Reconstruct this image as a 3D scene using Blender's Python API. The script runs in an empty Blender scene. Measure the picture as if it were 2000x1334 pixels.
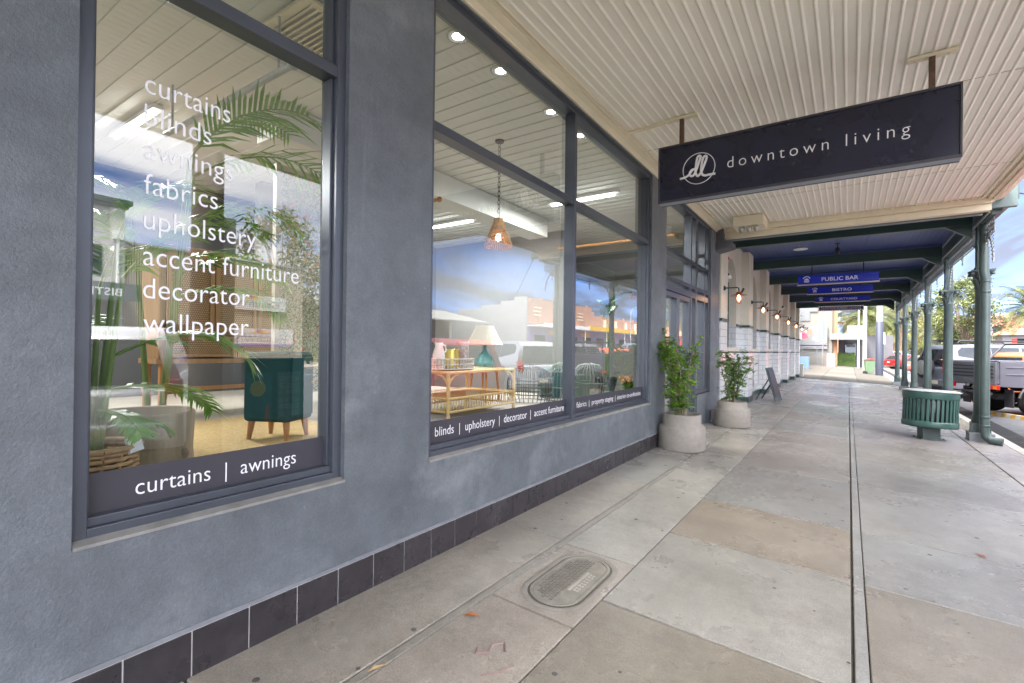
import bpy, bmesh, math, random
from mathutils import Vector, Matrix
R = math.radians
random.seed(7)
S = bpy.context.scene
C = S.collection

# ------------------------------------------------------------------ camera
cam_data = bpy.data.cameras.new('camera')
cam = bpy.data.objects.new('camera', cam_data)
C.objects.link(cam)
S.camera = cam
cam_data.sensor_width = 36.0
cam_data.lens = 959.2 / 2000 * 36.0
cam_data.shift_y = 9 / 2000
cam_data.clip_start = 0.05
cam_data.clip_end = 2000
_yaw, _pit, _rol = R(34.43), R(0.25), R(0.695)
_f = Vector((-math.sin(_yaw) * math.cos(_pit), math.cos(_yaw) * math.cos(_pit), math.sin(_pit)))
_r = Vector((math.cos(_yaw), math.sin(_yaw), 0))
_u = _r.cross(_f)
_r, _u = math.cos(_rol) * _r + math.sin(_rol) * _u, -math.sin(_rol) * _r + math.cos(_rol) * _u
cam.matrix_world = Matrix(((_r.x, _u.x, -_f.x, 2.206), (_r.y, _u.y, -_f.y, 0), (_r.z, _u.z, -_f.z, 1.35), (0, 0, 0, 1)))

# ------------------------------------------------------------------ world, sun, exposure
SUN_EL, SUN_AZ = R(60), R(215)         # azimuth clockwise from +y, sun stands behind the shop
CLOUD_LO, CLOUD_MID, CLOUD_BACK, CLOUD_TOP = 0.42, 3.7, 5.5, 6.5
W = bpy.data.worlds.new('World')
S.world = W
W.use_nodes = True
wn, wl = W.node_tree.nodes, W.node_tree.links
bg = wn['Background']
bg.inputs['Strength'].default_value = 0.05
sky = wn.new('ShaderNodeTexSky')
sky.sky_type = 'NISHITA'
sky.sun_disc = False
sky.sun_elevation = SUN_EL
sky.sun_rotation = SUN_AZ
sky.air_density = 0.22
sky.dust_density = 0.1
sky.ozone_density = 4.0
tc = wn.new('ShaderNodeTexCoord')
sep = wn.new('ShaderNodeSeparateXYZ'); wl.new(tc.outputs['Generated'], sep.inputs[0])
zz = wn.new('ShaderNodeMath'); zz.operation = 'ADD'; zz.inputs[1].default_value = 0.12; wl.new(sep.outputs['Z'], zz.inputs[0])
zm = wn.new('ShaderNodeMath'); zm.operation = 'MAXIMUM'; zm.inputs[1].default_value = 0.05; wl.new(zz.outputs[0], zm.inputs[0])
dx = wn.new('ShaderNodeMath'); dx.operation = 'DIVIDE'; wl.new(sep.outputs['X'], dx.inputs[0]); wl.new(zm.outputs[0], dx.inputs[1])
dy = wn.new('ShaderNodeMath'); dy.operation = 'DIVIDE'; wl.new(sep.outputs['Y'], dy.inputs[0]); wl.new(zm.outputs[0], dy.inputs[1])
cmb = wn.new('ShaderNodeCombineXYZ'); wl.new(dx.outputs[0], cmb.inputs[0]); wl.new(dy.outputs[0], cmb.inputs[1])
mp = wn.new('ShaderNodeMapping'); mp.inputs['Rotation'].default_value = (0, 0, R(25)); mp.inputs['Scale'].default_value = (1.0, 0.38, 1)
wl.new(cmb.outputs[0], mp.inputs[0])
nz = wn.new('ShaderNodeTexNoise'); nz.inputs['Scale'].default_value = 1.9; nz.inputs['Detail'].default_value = 7; nz.inputs['Roughness'].default_value = 0.55; nz.inputs['Distortion'].default_value = 0.5
wl.new(mp.outputs[0], nz.inputs['Vector'])
cr = wn.new('ShaderNodeValToRGB'); cr.color_ramp.elements[0].position = 0.30; cr.color_ramp.elements[1].position = 0.57
wl.new(nz.outputs['Fac'], cr.inputs[0])
cmx = wn.new('ShaderNodeMath'); cmx.operation = 'MULTIPLY'; cmx.inputs[1].default_value = 0.9; wl.new(cr.outputs[0], cmx.inputs[0])
# cloud brightness added behind and overhead, out of view, to light the shade
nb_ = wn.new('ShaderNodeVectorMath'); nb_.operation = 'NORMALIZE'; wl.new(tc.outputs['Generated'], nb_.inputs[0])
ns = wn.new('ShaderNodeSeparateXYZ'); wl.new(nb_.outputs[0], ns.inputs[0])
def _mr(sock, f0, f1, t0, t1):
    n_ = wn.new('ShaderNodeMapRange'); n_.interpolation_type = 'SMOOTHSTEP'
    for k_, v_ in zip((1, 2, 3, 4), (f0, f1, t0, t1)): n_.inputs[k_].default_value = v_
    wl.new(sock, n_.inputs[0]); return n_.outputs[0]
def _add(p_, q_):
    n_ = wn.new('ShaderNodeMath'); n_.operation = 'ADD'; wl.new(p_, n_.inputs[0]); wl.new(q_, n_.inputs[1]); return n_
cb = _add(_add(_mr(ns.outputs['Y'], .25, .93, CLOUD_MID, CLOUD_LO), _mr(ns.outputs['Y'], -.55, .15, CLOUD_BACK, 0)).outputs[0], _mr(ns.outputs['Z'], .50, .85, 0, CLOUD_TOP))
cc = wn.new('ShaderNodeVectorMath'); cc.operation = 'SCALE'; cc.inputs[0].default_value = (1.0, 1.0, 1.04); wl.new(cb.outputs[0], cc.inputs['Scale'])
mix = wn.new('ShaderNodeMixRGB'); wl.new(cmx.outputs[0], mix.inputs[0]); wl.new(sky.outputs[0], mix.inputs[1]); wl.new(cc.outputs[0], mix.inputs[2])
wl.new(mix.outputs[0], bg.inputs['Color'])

sun_d = bpy.data.lights.new('sun', 'SUN')
sun_d.energy = 0.7
sun_d.angle = R(15)
sun_d.color = (1.0, 0.94, 0.85)
sun = bpy.data.objects.new('sun', sun_d)
C.objects.link(sun)
_sd = Vector((math.sin(SUN_AZ) * math.cos(SUN_EL), math.cos(SUN_AZ) * math.cos(SUN_EL), math.sin(SUN_EL)))
sun.rotation_euler = _sd.to_track_quat('Z', 'Y').to_euler()

S.view_settings.view_transform = 'Standard'
S.view_settings.look = 'None'
S.view_settings.gamma = 1.0
S.view_settings.exposure = 4.66
S.render.engine = 'CYCLES'
S.cycles.use_denoising = True
S.cycles.max_bounces = 10
S.cycles.diffuse_bounces = 5
S.cycles.glossy_bounces = 4
S.cycles.transmission_bounces = 4
S.cycles.transparent_max_bounces = 16
S.cycles.sample_clamp_indirect = 8
S.cycles.caustics_reflective = False
S.cycles.caustics_refractive = False

# ------------------------------------------------------------------ materials
def _nt(name):
    m = bpy.data.materials.new(name); m.use_nodes = True
    return m, m.node_tree.nodes, m.node_tree.links, m.node_tree.nodes['Principled BSDF']

def pm(name, col, rough=0.5, metal=0.0, var=0.12, scale=4.0, bump=0.0, bscale=60.0, spec=0.5, coat=0.0, emit=None, stretch=(1, 1, 1), dirt=0.0, dirtcol=(.1, .08, .06), rvar=0.0, tint=False, sss=0.0):
    m, n, l, b = _nt(name)
    b.inputs['Roughness'].default_value = rough
    b.inputs['Metallic'].default_value = metal
    b.inputs['Specular IOR Level'].default_value = spec
    b.inputs['Coat Weight'].default_value = coat
    t = n.new('ShaderNodeTexCoord')
    mp = n.new('ShaderNodeMapping'); mp.inputs['Scale'].default_value = stretch; l.new(t.outputs['Object'], mp.inputs[0])
    nz = n.new('ShaderNodeTexNoise'); nz.inputs['Scale'].default_value = scale; nz.inputs['Detail'].default_value = 6; nz.inputs['Roughness'].default_value = .6
    l.new(mp.outputs[0], nz.inputs['Vector'])
    mr = n.new('ShaderNodeMapRange'); mr.inputs[1].default_value = .25; mr.inputs[2].default_value = .75; mr.inputs[3].default_value = 1 - var; mr.inputs[4].default_value = 1 + var
    l.new(nz.outputs['Fac'], mr.inputs[0])
    mu = n.new('ShaderNodeVectorMath'); mu.operation = 'SCALE'; mu.inputs[0].default_value = col[:3]
    if tint:
        at = n.new('ShaderNodeAttribute'); at.attribute_name = 'tint'
        l.new(at.outputs['Color'], mu.inputs[0])
    l.new(mr.outputs[0], mu.inputs['Scale'])
    out = mu.outputs[0]
    if dirt > 0:
        dn = n.new('ShaderNodeTexNoise'); dn.inputs['Scale'].default_value = scale * .45; dn.inputs['Detail'].default_value = 10; dn.inputs['Roughness'].default_value = .7
        l.new(mp.outputs[0], dn.inputs['Vector'])
        dr = n.new('ShaderNodeMapRange'); dr.inputs[1].default_value = .52; dr.inputs[2].default_value = .75; dr.inputs[4].default_value = dirt
        l.new(dn.outputs['Fac'], dr.inputs[0])
        dm = n.new('ShaderNodeMixRGB'); dm.inputs[2].default_value = (*dirtcol, 1)
        l.new(dr.outputs[0], dm.inputs[0]); l.new(out, dm.inputs[1]); out = dm.outputs[0]
    l.new(out, b.inputs['Base Color'])
    if rvar > 0:
        rr = n.new('ShaderNodeMapRange'); rr.inputs[1].default_value = .3; rr.inputs[2].default_value = .7; rr.inputs[3].default_value = max(.02, rough - rvar); rr.inputs[4].default_value = min(1, rough + rvar)
        l.new(nz.outputs['Fac'], rr.inputs[0]); l.new(rr.outputs[0], b.inputs['Roughness'])
    if bump > 0:
        bn = n.new('ShaderNodeTexNoise'); bn.inputs['Scale'].default_value = bscale; bn.inputs['Detail'].default_value = 5
        l.new(mp.outputs[0], bn.inputs['Vector'])
        bp = n.new('ShaderNodeBump'); bp.inputs['Strength'].default_value = bump; bp.inputs['Distance'].default_value = .01
        l.new(bn.outputs['Fac'], bp.inputs['Height']); l.new(bp.outputs[0], b.inputs['Normal'])
    if emit:
        b.inputs['Emission Color'].default_value = (*emit[:3], 1); b.inputs['Emission Strength'].default_value = emit[3]
    return m

def stripe_mat(name, c1, c2, axis=0, period=.3, rough=.6, duty=.5):
    m, n, l, b = _nt(name)
    t = n.new('ShaderNodeTexCoord'); s = n.new('ShaderNodeSeparateXYZ'); l.new(t.outputs['Object'], s.inputs[0])
    a = n.new('ShaderNodeMath'); a.operation = 'DIVIDE'; a.inputs[1].default_value = period; l.new(s.outputs[axis], a.inputs[0])
    f = n.new('ShaderNodeMath'); f.operation = 'FRACT'; l.new(a.outputs[0], f.inputs[0])
    g = n.new('ShaderNodeMath'); g.operation = 'GREATER_THAN'; g.inputs[1].default_value = duty; l.new(f.outputs[0], g.inputs[0])
    x = n.new('ShaderNodeMixRGB'); x.inputs[1].default_value = (*c1, 1); x.inputs[2].default_value = (*c2, 1)
    l.new(g.outputs[0], x.inputs[0]); l.new(x.outputs[0], b.inputs['Base Color']); b.inputs['Roughness'].default_value = rough
    return m

def brick_mat(name, c1, c2, mortar, bw=.24, bh=.086, msize=.012, axis='x', rough=.85, bump=.3, spec=.3, offset=.5):
    m, n, l, b = _nt(name)
    t = n.new('ShaderNodeTexCoord'); s = n.new('ShaderNodeSeparateXYZ'); l.new(t.outputs['Object'], s.inputs[0])
    c = n.new('ShaderNodeCombineXYZ')
    if axis == 'xy':
        ad = n.new('ShaderNodeMath'); ad.operation = 'ADD'; l.new(s.outputs['X'], ad.inputs[0]); l.new(s.outputs['Y'], ad.inputs[1]); l.new(ad.outputs[0], c.inputs[0])
    else:
        l.new(s.outputs['X' if axis == 'x' else 'Y'], c.inputs[0])
    l.new(s.outputs['Z'], c.inputs[1])
    k = n.new('ShaderNodeTexBrick'); k.offset = offset
    k.inputs['Color1'].default_value = (*c1, 1); k.inputs['Color2'].default_value = (*c2, 1); k.inputs['Mortar'].default_value = (*mortar, 1)
    k.inputs['Scale'].default_value = 1; k.inputs['Mortar Size'].default_value = msize; k.inputs['Brick Width'].default_value = bw; k.inputs['Row Height'].default_value = bh
    l.new(c.outputs[0], k.inputs['Vector']); l.new(k.outputs['Color'], b.inputs['Base Color'])
    b.inputs['Roughness'].default_value = rough; b.inputs['Specular IOR Level'].default_value = spec
    bp = n.new('ShaderNodeBump'); bp.inputs['Strength'].default_value = bump; bp.inputs['Distance'].default_value = .01; bp.invert = True
    l.new(k.outputs['Fac'], bp.inputs['Height']); l.new(bp.outputs[0], b.inputs['Normal'])
    return m

def glass_mat(name, f0=.12, tint=(.93, .97, .96)):
    m = bpy.data.materials.new(name); m.use_nodes = True
    n, l = m.node_tree.nodes, m.node_tree.links
    n.remove(n['Principled BSDF'])
    o = n['Material Output']
    tr = n.new('ShaderNodeBsdfTransparent'); tr.inputs[0].default_value = (*tint, 1)
    gl = n.new('ShaderNodeBsdfGlossy'); gl.inputs['Roughness'].default_value = 0.0; gl.inputs[0].default_value = (.97, .98, 1, 1)
    g = n.new('ShaderNodeNewGeometry')
    d = n.new('ShaderNodeVectorMath'); d.operation = 'DOT_PRODUCT'; l.new(g.outputs['Incoming'], d.inputs[0]); l.new(g.outputs['Normal'], d.inputs[1])
    ab = n.new('ShaderNodeMath'); ab.operation = 'ABSOLUTE'; l.new(d.outputs['Value'], ab.inputs[0])
    om = n.new('ShaderNodeMath'); om.operation = 'SUBTRACT'; om.use_clamp = True; om.inputs[0].default_value = 1; l.new(ab.outputs[0], om.inputs[1])
    pw = n.new('ShaderNodeMath'); pw.operation = 'POWER'; pw.inputs[1].default_value = 4; l.new(om.outputs[0], pw.inputs[0])
    ma = n.new('ShaderNodeMath'); ma.operation = 'MULTIPLY_ADD'; ma.use_clamp = True; ma.inputs[1].default_value = 1 - f0; ma.inputs[2].default_value = f0; l.new(pw.outputs[0], ma.inputs[0])
    mx = n.new('ShaderNodeMixShader'); l.new(ma.outputs[0], mx.inputs[0]); l.new(tr.outputs[0], mx.inputs[1]); l.new(gl.outputs[0], mx.inputs[2])
    l.new(mx.outputs[0], o.inputs['Surface'])
    return m

def emit_mat(name, col, strength):
    m = bpy.data.materials.new(name); m.use_nodes = True
    n, l = m.node_tree.nodes, m.node_tree.links
    n.remove(n['Principled BSDF'])
    e = n.new('ShaderNodeEmission'); e.inputs[0].default_value = (*col, 1); e.inputs[1].default_value = strength
    l.new(e.outputs[0], n['Material Output'].inputs['Surface'])
    return m

def leaf_mat(name, c1, c2, scale=1.2, rough=.45, trans=.25):
    m, n, l, b = _nt(name)
    t = n.new('ShaderNodeTexCoord'); nz = n.new('ShaderNodeTexNoise'); nz.inputs['Scale'].default_value = scale; nz.inputs['Detail'].default_value = 4
    l.new(t.outputs['Object'], nz.inputs['Vector'])
    wn_ = n.new('ShaderNodeTexWhiteNoise'); gi = n.new('ShaderNodeNewGeometry'); l.new(gi.outputs['Random Per Island'], wn_.inputs['Vector'])
    ad = n.new('ShaderNodeMath'); ad.operation = 'MULTIPLY_ADD'; ad.inputs[1].default_value = .5; l.new(gi.outputs['Random Per Island'], ad.inputs[0])
    s2 = n.new('ShaderNodeMath'); s2.operation = 'MULTIPLY_ADD'; s2.inputs[1].default_value = 1.6; s2.inputs[2].default_value = -.55; l.new(nz.outputs['Fac'], s2.inputs[0])
    l.new(s2.outputs[0], ad.inputs[2])
    x = n.new('ShaderNodeMixRGB'); x.inputs[1].default_value = (*c1, 1); x.inputs[2].default_value = (*c2, 1); x.use_clamp = True
    l.new(ad.outputs[0], x.inputs[0]); l.new(x.outputs[0], b.inputs['Base Color'])
    b.inputs['Roughness'].default_value = rough
    tr = n.new('ShaderNodeBsdfTranslucent'); l.new(x.outputs[0], tr.inputs[0])
    mx = n.new('ShaderNodeMixShader'); mx.inputs[0].default_value = trans
    l.new(b.outputs[0], mx.inputs[1]); l.new(tr.outputs[0], mx.inputs[2]); l.new(mx.outputs[0], n['Material Output'].inputs['Surface'])
    return m

def layered(name, col, rough=(.3, .6), tint=False, mott=((1.2, .12), (6, .10), (40, .06), (260, .12)), stain=(), wear=(), bumps=((150, .15),), spec=.5, stretch=(1, 1, 1), rscale=.8, metal=0):
    """base colour with several octaves of mottling, stains (scale, low, high, colour, amount) and layered bump"""
    m, n, l, b = _nt(name)
    b.inputs['Specular IOR Level'].default_value = spec; b.inputs['Metallic'].default_value = metal
    t = n.new('ShaderNodeTexCoord'); mp = n.new('ShaderNodeMapping'); mp.inputs['Scale'].default_value = stretch; l.new(t.outputs['Object'], mp.inputs[0])
    def noise(sc, det=5, seed=0, rg=.6, st=None):
        z_ = n.new('ShaderNodeTexNoise'); z_.noise_dimensions = '4D'; z_.inputs['W'].default_value = seed; z_.inputs['Scale'].default_value = sc; z_.inputs['Detail'].default_value = det; z_.inputs['Roughness'].default_value = rg
        src = mp
        if st:
            src = n.new('ShaderNodeMapping'); src.inputs['Scale'].default_value = st; l.new(t.outputs['Object'], src.inputs[0])
        l.new(src.outputs[0], z_.inputs['Vector']); return z_.outputs['Fac']
    if tint:
        at = n.new('ShaderNodeAttribute'); at.attribute_name = 'tint'; out = at.outputs['Color']
    else:
        rgb = n.new('ShaderNodeRGB'); rgb.outputs[0].default_value = (*col, 1); out = rgb.outputs[0]
    for i, (sc, va) in enumerate(mott):
        mr = n.new('ShaderNodeMapRange'); mr.inputs[1].default_value = .3; mr.inputs[2].default_value = .7; mr.inputs[3].default_value = 1 - va; mr.inputs[4].default_value = 1 + va
        l.new(noise(sc, 4, i * 3.1), mr.inputs[0]); v = n.new('ShaderNodeVectorMath'); v.operation = 'SCALE'; l.new(out, v.inputs[0]); l.new(mr.outputs[0], v.inputs['Scale']); out = v.outputs[0]
    for i, (sc, lo, hi, c_, am, *st_) in enumerate(stain):
        mr = n.new('ShaderNodeMapRange'); mr.inputs[1].default_value = lo; mr.inputs[2].default_value = hi; mr.inputs[4].default_value = am
        l.new(noise(sc, 9, 20 + i * 5.3, .68, st_[0] if st_ else None), mr.inputs[0]); x = n.new('ShaderNodeMixRGB'); x.inputs[2].default_value = (*c_, 1); l.new(mr.outputs[0], x.inputs[0]); l.new(out, x.inputs[1]); out = x.outputs[0]
    l.new(out, b.inputs['Base Color'])
    rr = n.new('ShaderNodeMapRange'); rr.inputs[1].default_value = .35; rr.inputs[2].default_value = .65; rr.inputs[3].default_value = rough[0]; rr.inputs[4].default_value = rough[1]
    l.new(noise(rscale, 7, 50, .65), rr.inputs[0]); l.new(rr.outputs[0], b.inputs['Roughness'])
    prev = None
    for i, (sc, st) in enumerate(bumps):
        bp = n.new('ShaderNodeBump'); bp.inputs['Strength'].default_value = st; bp.inputs['Distance'].default_value = .01
        l.new(noise(sc, 3, 70 + i), bp.inputs['Height'])
        if prev: l.new(prev, bp.inputs['Normal'])
        prev = bp.outputs[0]
    if prev: l.new(prev, b.inputs['Normal'])
    return m

# ------------------------------------------------------------------ mesh builder
class MB:
    def __init__(s): s.v = []; s.f = []; s.t = []; s.cur = (1, 1, 1); s.sm = set()
    def add(s, vs, fs, smooth=False):
        o = len(s.v); s.v += [tuple(v) for v in vs]
        for f in fs:
            if smooth: s.sm.add(len(s.f))
            s.f.append(tuple(i + o for i in f)); s.t.append(s.cur)
    def box(s, x0, x1, y0, y1, z0, z1):
        s.add([(x0, y0, z0), (x1, y0, z0), (x1, y1, z0), (x0, y1, z0), (x0, y0, z1), (x1, y0, z1), (x1, y1, z1), (x0, y1, z1)],
              [(0, 3, 2, 1), (4, 5, 6, 7), (0, 1, 5, 4), (1, 2, 6, 5), (2, 3, 7, 6), (3, 0, 4, 7)])
    def obox(s, c, ax, ay, az):
        c, ax, ay, az = Vector(c), Vector(ax), Vector(ay), Vector(az)
        vs = [c + i * ax + j * ay + k * az for k in (-1, 1) for j in (-1, 1) for i in (-1, 1)]
        s.add(vs, [(0, 2, 3, 1), (4, 5, 7, 6), (0, 1, 5, 4), (1, 3, 7, 5), (3, 2, 6, 7), (2, 0, 4, 6)])
    def quad(s, a, b, c, d): s.add([a, b, c, d], [(0, 1, 2, 3)])
    def tube(s, pts, r, n=8, cap=True, smooth=True):
        pts = [Vector(p) for p in pts]; rs = r if isinstance(r, (list, tuple)) else [r] * len(pts)
        vs = []; up = None
        for i, p in enumerate(pts):
            d = (pts[min(i + 1, len(pts) - 1)] - pts[max(i - 1, 0)])
            if d.length < 1e-9: d = Vector((0, 0, 1))
            d.normalize()
            if up is None: up = Vector((0, 0, 1)) if abs(d.z) < .9 else Vector((1, 0, 0))
            a = d.cross(up)
            if a.length < 1e-6: a = d.orthogonal()
            a.normalize(); b = a.cross(d).normalized(); up = b
            for k in range(n):
                t = 2 * math.pi * k / n
                vs.append(p + rs[i] * (math.cos(t) * a + math.sin(t) * b))
        fs = []
        for i in range(len(pts) - 1):
            for k in range(n):
                fs.append((i * n + k, i * n + (k + 1) % n, (i + 1) * n + (k + 1) % n, (i + 1) * n + k))
        s.add(vs, fs, smooth)
        if cap:
            s.add(vs[:n], [tuple(range(n))[::-1]]); s.add(vs[-n:], [tuple(range(n))])
    def lathe(s, prof, c=(0, 0, 0), n=24, M=None, smooth=True):
        vs = []
        for r, z in prof:
            for k in range(n):
                t = 2 * math.pi * k / n
                p = Vector((r * math.cos(t), r * math.sin(t), z))
                if M: p = M @ p
                vs.append(p + Vector(c))
        fs = [(i * n + k, i * n + (k + 1) % n, (i + 1) * n + (k + 1) % n, (i + 1) * n + k) for i in range(len(prof) - 1) for k in range(n)]
        s.add(vs, fs, smooth)
        if prof[0][0] > 1e-4: s.add(vs[:n], [tuple(range(n))[::-1]])
        if prof[-1][0] > 1e-4: s.add(vs[-n:], [tuple(range(n))])
    def prism(s, poly, a, b, axis='y'):
        # poly: 2D points; extruded along axis between a and b
        def P(p, t): return {'y': (p[0], t, p[1]), 'x': (t, p[0], p[1]), 'z': (p[0], p[1], t)}[axis]
        n = len(poly)
        vs = [P(p, a) for p in poly] + [P(p, b) for p in poly]
        s.add(vs, [tuple(range(n))[::-1], tuple(range(n, 2 * n))] + [(i, (i + 1) % n, n + (i + 1) % n, n + i) for i in range(n)])
    def sphere(s, c, r, n=10, sc=(1, 1, 1)):
        pr = [(max(1e-5, r * math.sin(math.pi * i / n)), -r * math.cos(math.pi * i / n)) for i in range(n + 1)]
        M = Matrix.Diagonal((*sc, 1))
        s.lathe(pr, c, n + 4, M)
    def build(s, name, mat, parent=None, bevel=0, fix=True, loc=None, rotz=0, segs=2):
        me = bpy.data.meshes.new(name)
        me.from_pydata(s.v, [], s.f)
        for i in s.sm: me.polygons[i].use_smooth = True
        if any(t != (1, 1, 1) for t in s.t):
            ca = me.color_attributes.new('tint', 'FLOAT_COLOR', 'CORNER')
            for p in me.polygons:
                for li in p.loop_indices: ca.data[li].color = (*s.t[p.index], 1)
        if fix:
            bm = bmesh.new(); bm.from_mesh(me); bmesh.ops.recalc_face_normals(bm, faces=bm.faces); bm.to_mesh(me); bm.free()
        me.materials.append(mat)
        o = bpy.data.objects.new(name, me); C.objects.link(o)
        if parent: o.parent = parent
        if loc is not None: o.location = loc
        if rotz: o.rotation_euler.z = rotz
        if bevel:
            md = o.modifiers.new('bevel', 'BEVEL'); md.width = bevel; md.segments = segs; md.limit_method = 'ANGLE'; md.angle_limit = R(40)
        return o

def thing(name, label, cat, loc=(0, 0, 0), rotz=0, group=None):
    o = bpy.data.objects.new(name, None); C.objects.link(o)
    o.empty_display_size = .1
    o.location = loc; o.rotation_euler = (0, 0, rotz)
    o['label'] = label; o['category'] = cat
    if group: o['group'] = group
    return o
def tag(o, label, cat, group=None):
    o['label'] = label; o['category'] = cat
    if group: o['group'] = group
    return o
def structure(o): o['kind'] = 'structure'; return o
def dup(root, loc, rotz=None, label=None):
    r = root.copy(); C.objects.link(r); r.location = loc
    if rotz is not None: r.rotation_euler.z = rotz
    if label: r['label'] = label
    for ch in list(root.children):
        c = ch.copy(); C.objects.link(c); c.parent = r
        for g in list(ch.children):
            d = g.copy(); C.objects.link(d); d.parent = c
    return r

def text(body, mat, parent, o, xd, up, size=None, width=None, name='lettering', ext=.0015, space=1.0, align='LEFT', bold=0.0):
    cu = bpy.data.curves.new('t', 'FONT'); cu.body = body; cu.extrude = 0; cu.space_character = space; cu.offset = bold; cu.align_x = align
    cu.resolution_u = 4
    ob = bpy.data.objects.new('t', cu); C.objects.link(ob)
    bpy.context.view_layer.update()
    me = bpy.data.meshes.new_from_object(ob.evaluated_get(bpy.context.evaluated_depsgraph_get()))
    bpy.data.objects.remove(ob); bpy.data.curves.remove(cu)
    xs = [v.co.x for v in me.vertices]
    k = size or 1
    ky = k
    if width:
        kx = width / (max(xs) - min(xs))
        ky = size if size else kx
    else: kx = k
    o, xd, up = Vector(o), Vector(xd).normalized(), Vector(up).normalized()
    nrm = xd.cross(up)
    x0 = min(xs) if align == 'LEFT' else 0
    for v in me.vertices: v.co = o + xd * ((v.co.x - x0) * kx) + up * (v.co.y * ky)
    bm = bmesh.new(); bm.from_mesh(me)
    if ext:
        r = bmesh.ops.extrude_face_region(bm, geom=list(bm.faces))
        bmesh.ops.translate(bm, verts=[g for g in r['geom'] if isinstance(g, bmesh.types.BMVert)], vec=nrm * ext)
    bmesh.ops.recalc_face_normals(bm, faces=bm.faces)
    bm.to_mesh(me); bm.free()
    me.materials.clear(); me.materials.append(mat)
    # one mesh per word: islands grouped by the gaps along the reading direction
    bm = bmesh.new(); bm.from_mesh(me); bm.verts.ensure_lookup_table()
    seen, isl = set(), []
    for v in bm.verts:
        if v.index in seen: continue
        st, grp = [v], []
        seen.add(v.index)
        while st:
            q = st.pop(); grp.append(q.index)
            for e_ in q.link_edges:
                w_ = e_.other_vert(q)
                if w_.index not in seen: seen.add(w_.index); st.append(w_)
        xs_ = [(me.vertices[i].co - o).dot(xd) for i in grp]
        isl.append((min(xs_), max(xs_), grp))
    isl.sort(key=lambda q: q[0]); words = []; right = -1e9
    thr = .19 * kx * (1 + 1.0 * (space - 1))
    for x0_, x1_, grp in isl:
        if not words or x0_ - right > thr: words.append([])
        words[-1] += grp; right = max(right, x1_)
    res = []
    for grp in words:
        keep = {i: k_ for k_, i in enumerate(grp)}
        m2 = bpy.data.meshes.new(name)
        m2.from_pydata([me.vertices[i].co[:] for i in grp], [], [[keep[i] for i in p_.vertices] for p_ in me.polygons if p_.vertices[0] in keep])
        m2.materials.append(mat)
        t = bpy.data.objects.new(name, m2); C.objects.link(t)
        if parent: t.parent = parent
        res.append(t)
    bm.free()
    return res

def arc(c, r, a0, a1, n, plane='xz', y=0):
    return [(c[0] + r * math.cos(a0 + (a1 - a0) * i / n), c[1] + r * math.sin(a0 + (a1 - a0) * i / n)) for i in range(n + 1)]
# ------------------------------------------------------------------ material library
M_ = {}
M_['render'] = layered('painted_render', (.122, .138, .155), (.36, .60), mott=((.6, .20), (2.6, .17), (11, .12), (60, .10), (160, .12)), stain=((1.3, .54, .70, (.30, .32, .345), .55), (.8, .55, .72, (.085, .092, .108), .55), (5, .64, .71, (.33, .345, .37), .45), (24, .69, .73, (.42, .43, .44), .5), (6, .60, .76, (.27, .285, .31), .45, (1, 1, .06)), (4, .60, .75, (.075, .08, .092), .4, (1, 1, .09))), bumps=((9, .16), (34, .30), (85, .40), (190, .25)), rscale=1.1)
M_['tile'] = layered('plinth_tile', (.034, .030, .034), (.18, .42), mott=((2, .25), (20, .18), (200, .2)), stain=((2.2, .52, .82, (.10, .092, .095), .4), (60, .70, .74, (.30, .29, .29), .6)), bumps=((40, .06),), rscale=3)
M_['grout'] = pm('grout', (.50, .49, .49), .9, var=.25, scale=14)
M_['frame'] = pm('charcoal_frame', (.075, .085, .108), .30, metal=.3, var=.12, scale=3, spec=.5)
M_['glass'] = glass_mat('window_glass', .155)
M_['vinyl'] = pm('white_vinyl', (.80, .80, .84), .5, var=.02)
M_['band'] = pm('dark_band', (.045, .043, .055), .45, var=.08, scale=2)
M_['soffit'] = layered('cream_soffit', (.86, .825, .725), (.4, .6), mott=((1.5, .04), (12, .03)), stain=((1.3, .56, .75, (.66, .56, .38), .35), (30, .66, .74, (.45, .32, .18), .5), (.5, .58, .72, (.72, .68, .58), .5)), bumps=((90, .08),), stretch=(1, .25, 1), spec=.4)
M_['cream'] = pm('cream_timber', (.74, .67, .50), .55, var=.08, scale=3, dirt=.2, dirtcol=(.45, .34, .18))
M_['conc'] = layered('footpath_concrete', (.33, .30, .26), (.13, .46), tint=True, mott=((.9, .12), (4, .11), (22, .10), (120, .20), (420, .30)), stain=((1.1, .48, .86, (.13, .108, .082), .55), (3.2, .52, .85, (.15, .128, .10), .55), (.7, .50, .85, (.34, .33, .31), .22), (18, .66, .76, (.075, .066, .056), .6), (55, .70, .76, (.06, .055, .05), .7)), bumps=((60, .12), (260, .30)), rscale=.55)
M_['joint'] = pm('joint_dirt', (.11, .098, .08), .95, var=.3, scale=20)
M_['kerbc'] = pm('kerb_concrete', (.36, .33, .28), .8, var=.25, scale=4, bump=.4, bscale=60, dirt=.5, dirtcol=(.16, .13, .10), tint=True)
M_['asphalt'] = pm('asphalt', (.085, .085, .09), .85, var=.25, scale=3, bump=.6, bscale=120, dirt=.3, dirtcol=(.05, .05, .055))
M_['rdpaint'] = pm('road_paint', (.62, .62, .60), .7, var=.15, scale=9)
M_['ground'] = pm('ground_soil', (.20, .17, .11), .95, var=.3, scale=.4)
M_['black'] = pm('black_metal', (.018, .018, .022), .4, var=.1)
M_['signface'] = pm('sign_face', (.009, .010, .026), .22, var=.3, scale=3, spec=.5, rvar=.06)
M_['signtrim'] = pm('sign_trim', (.03, .028, .034), .45, var=.3, scale=14)
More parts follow.
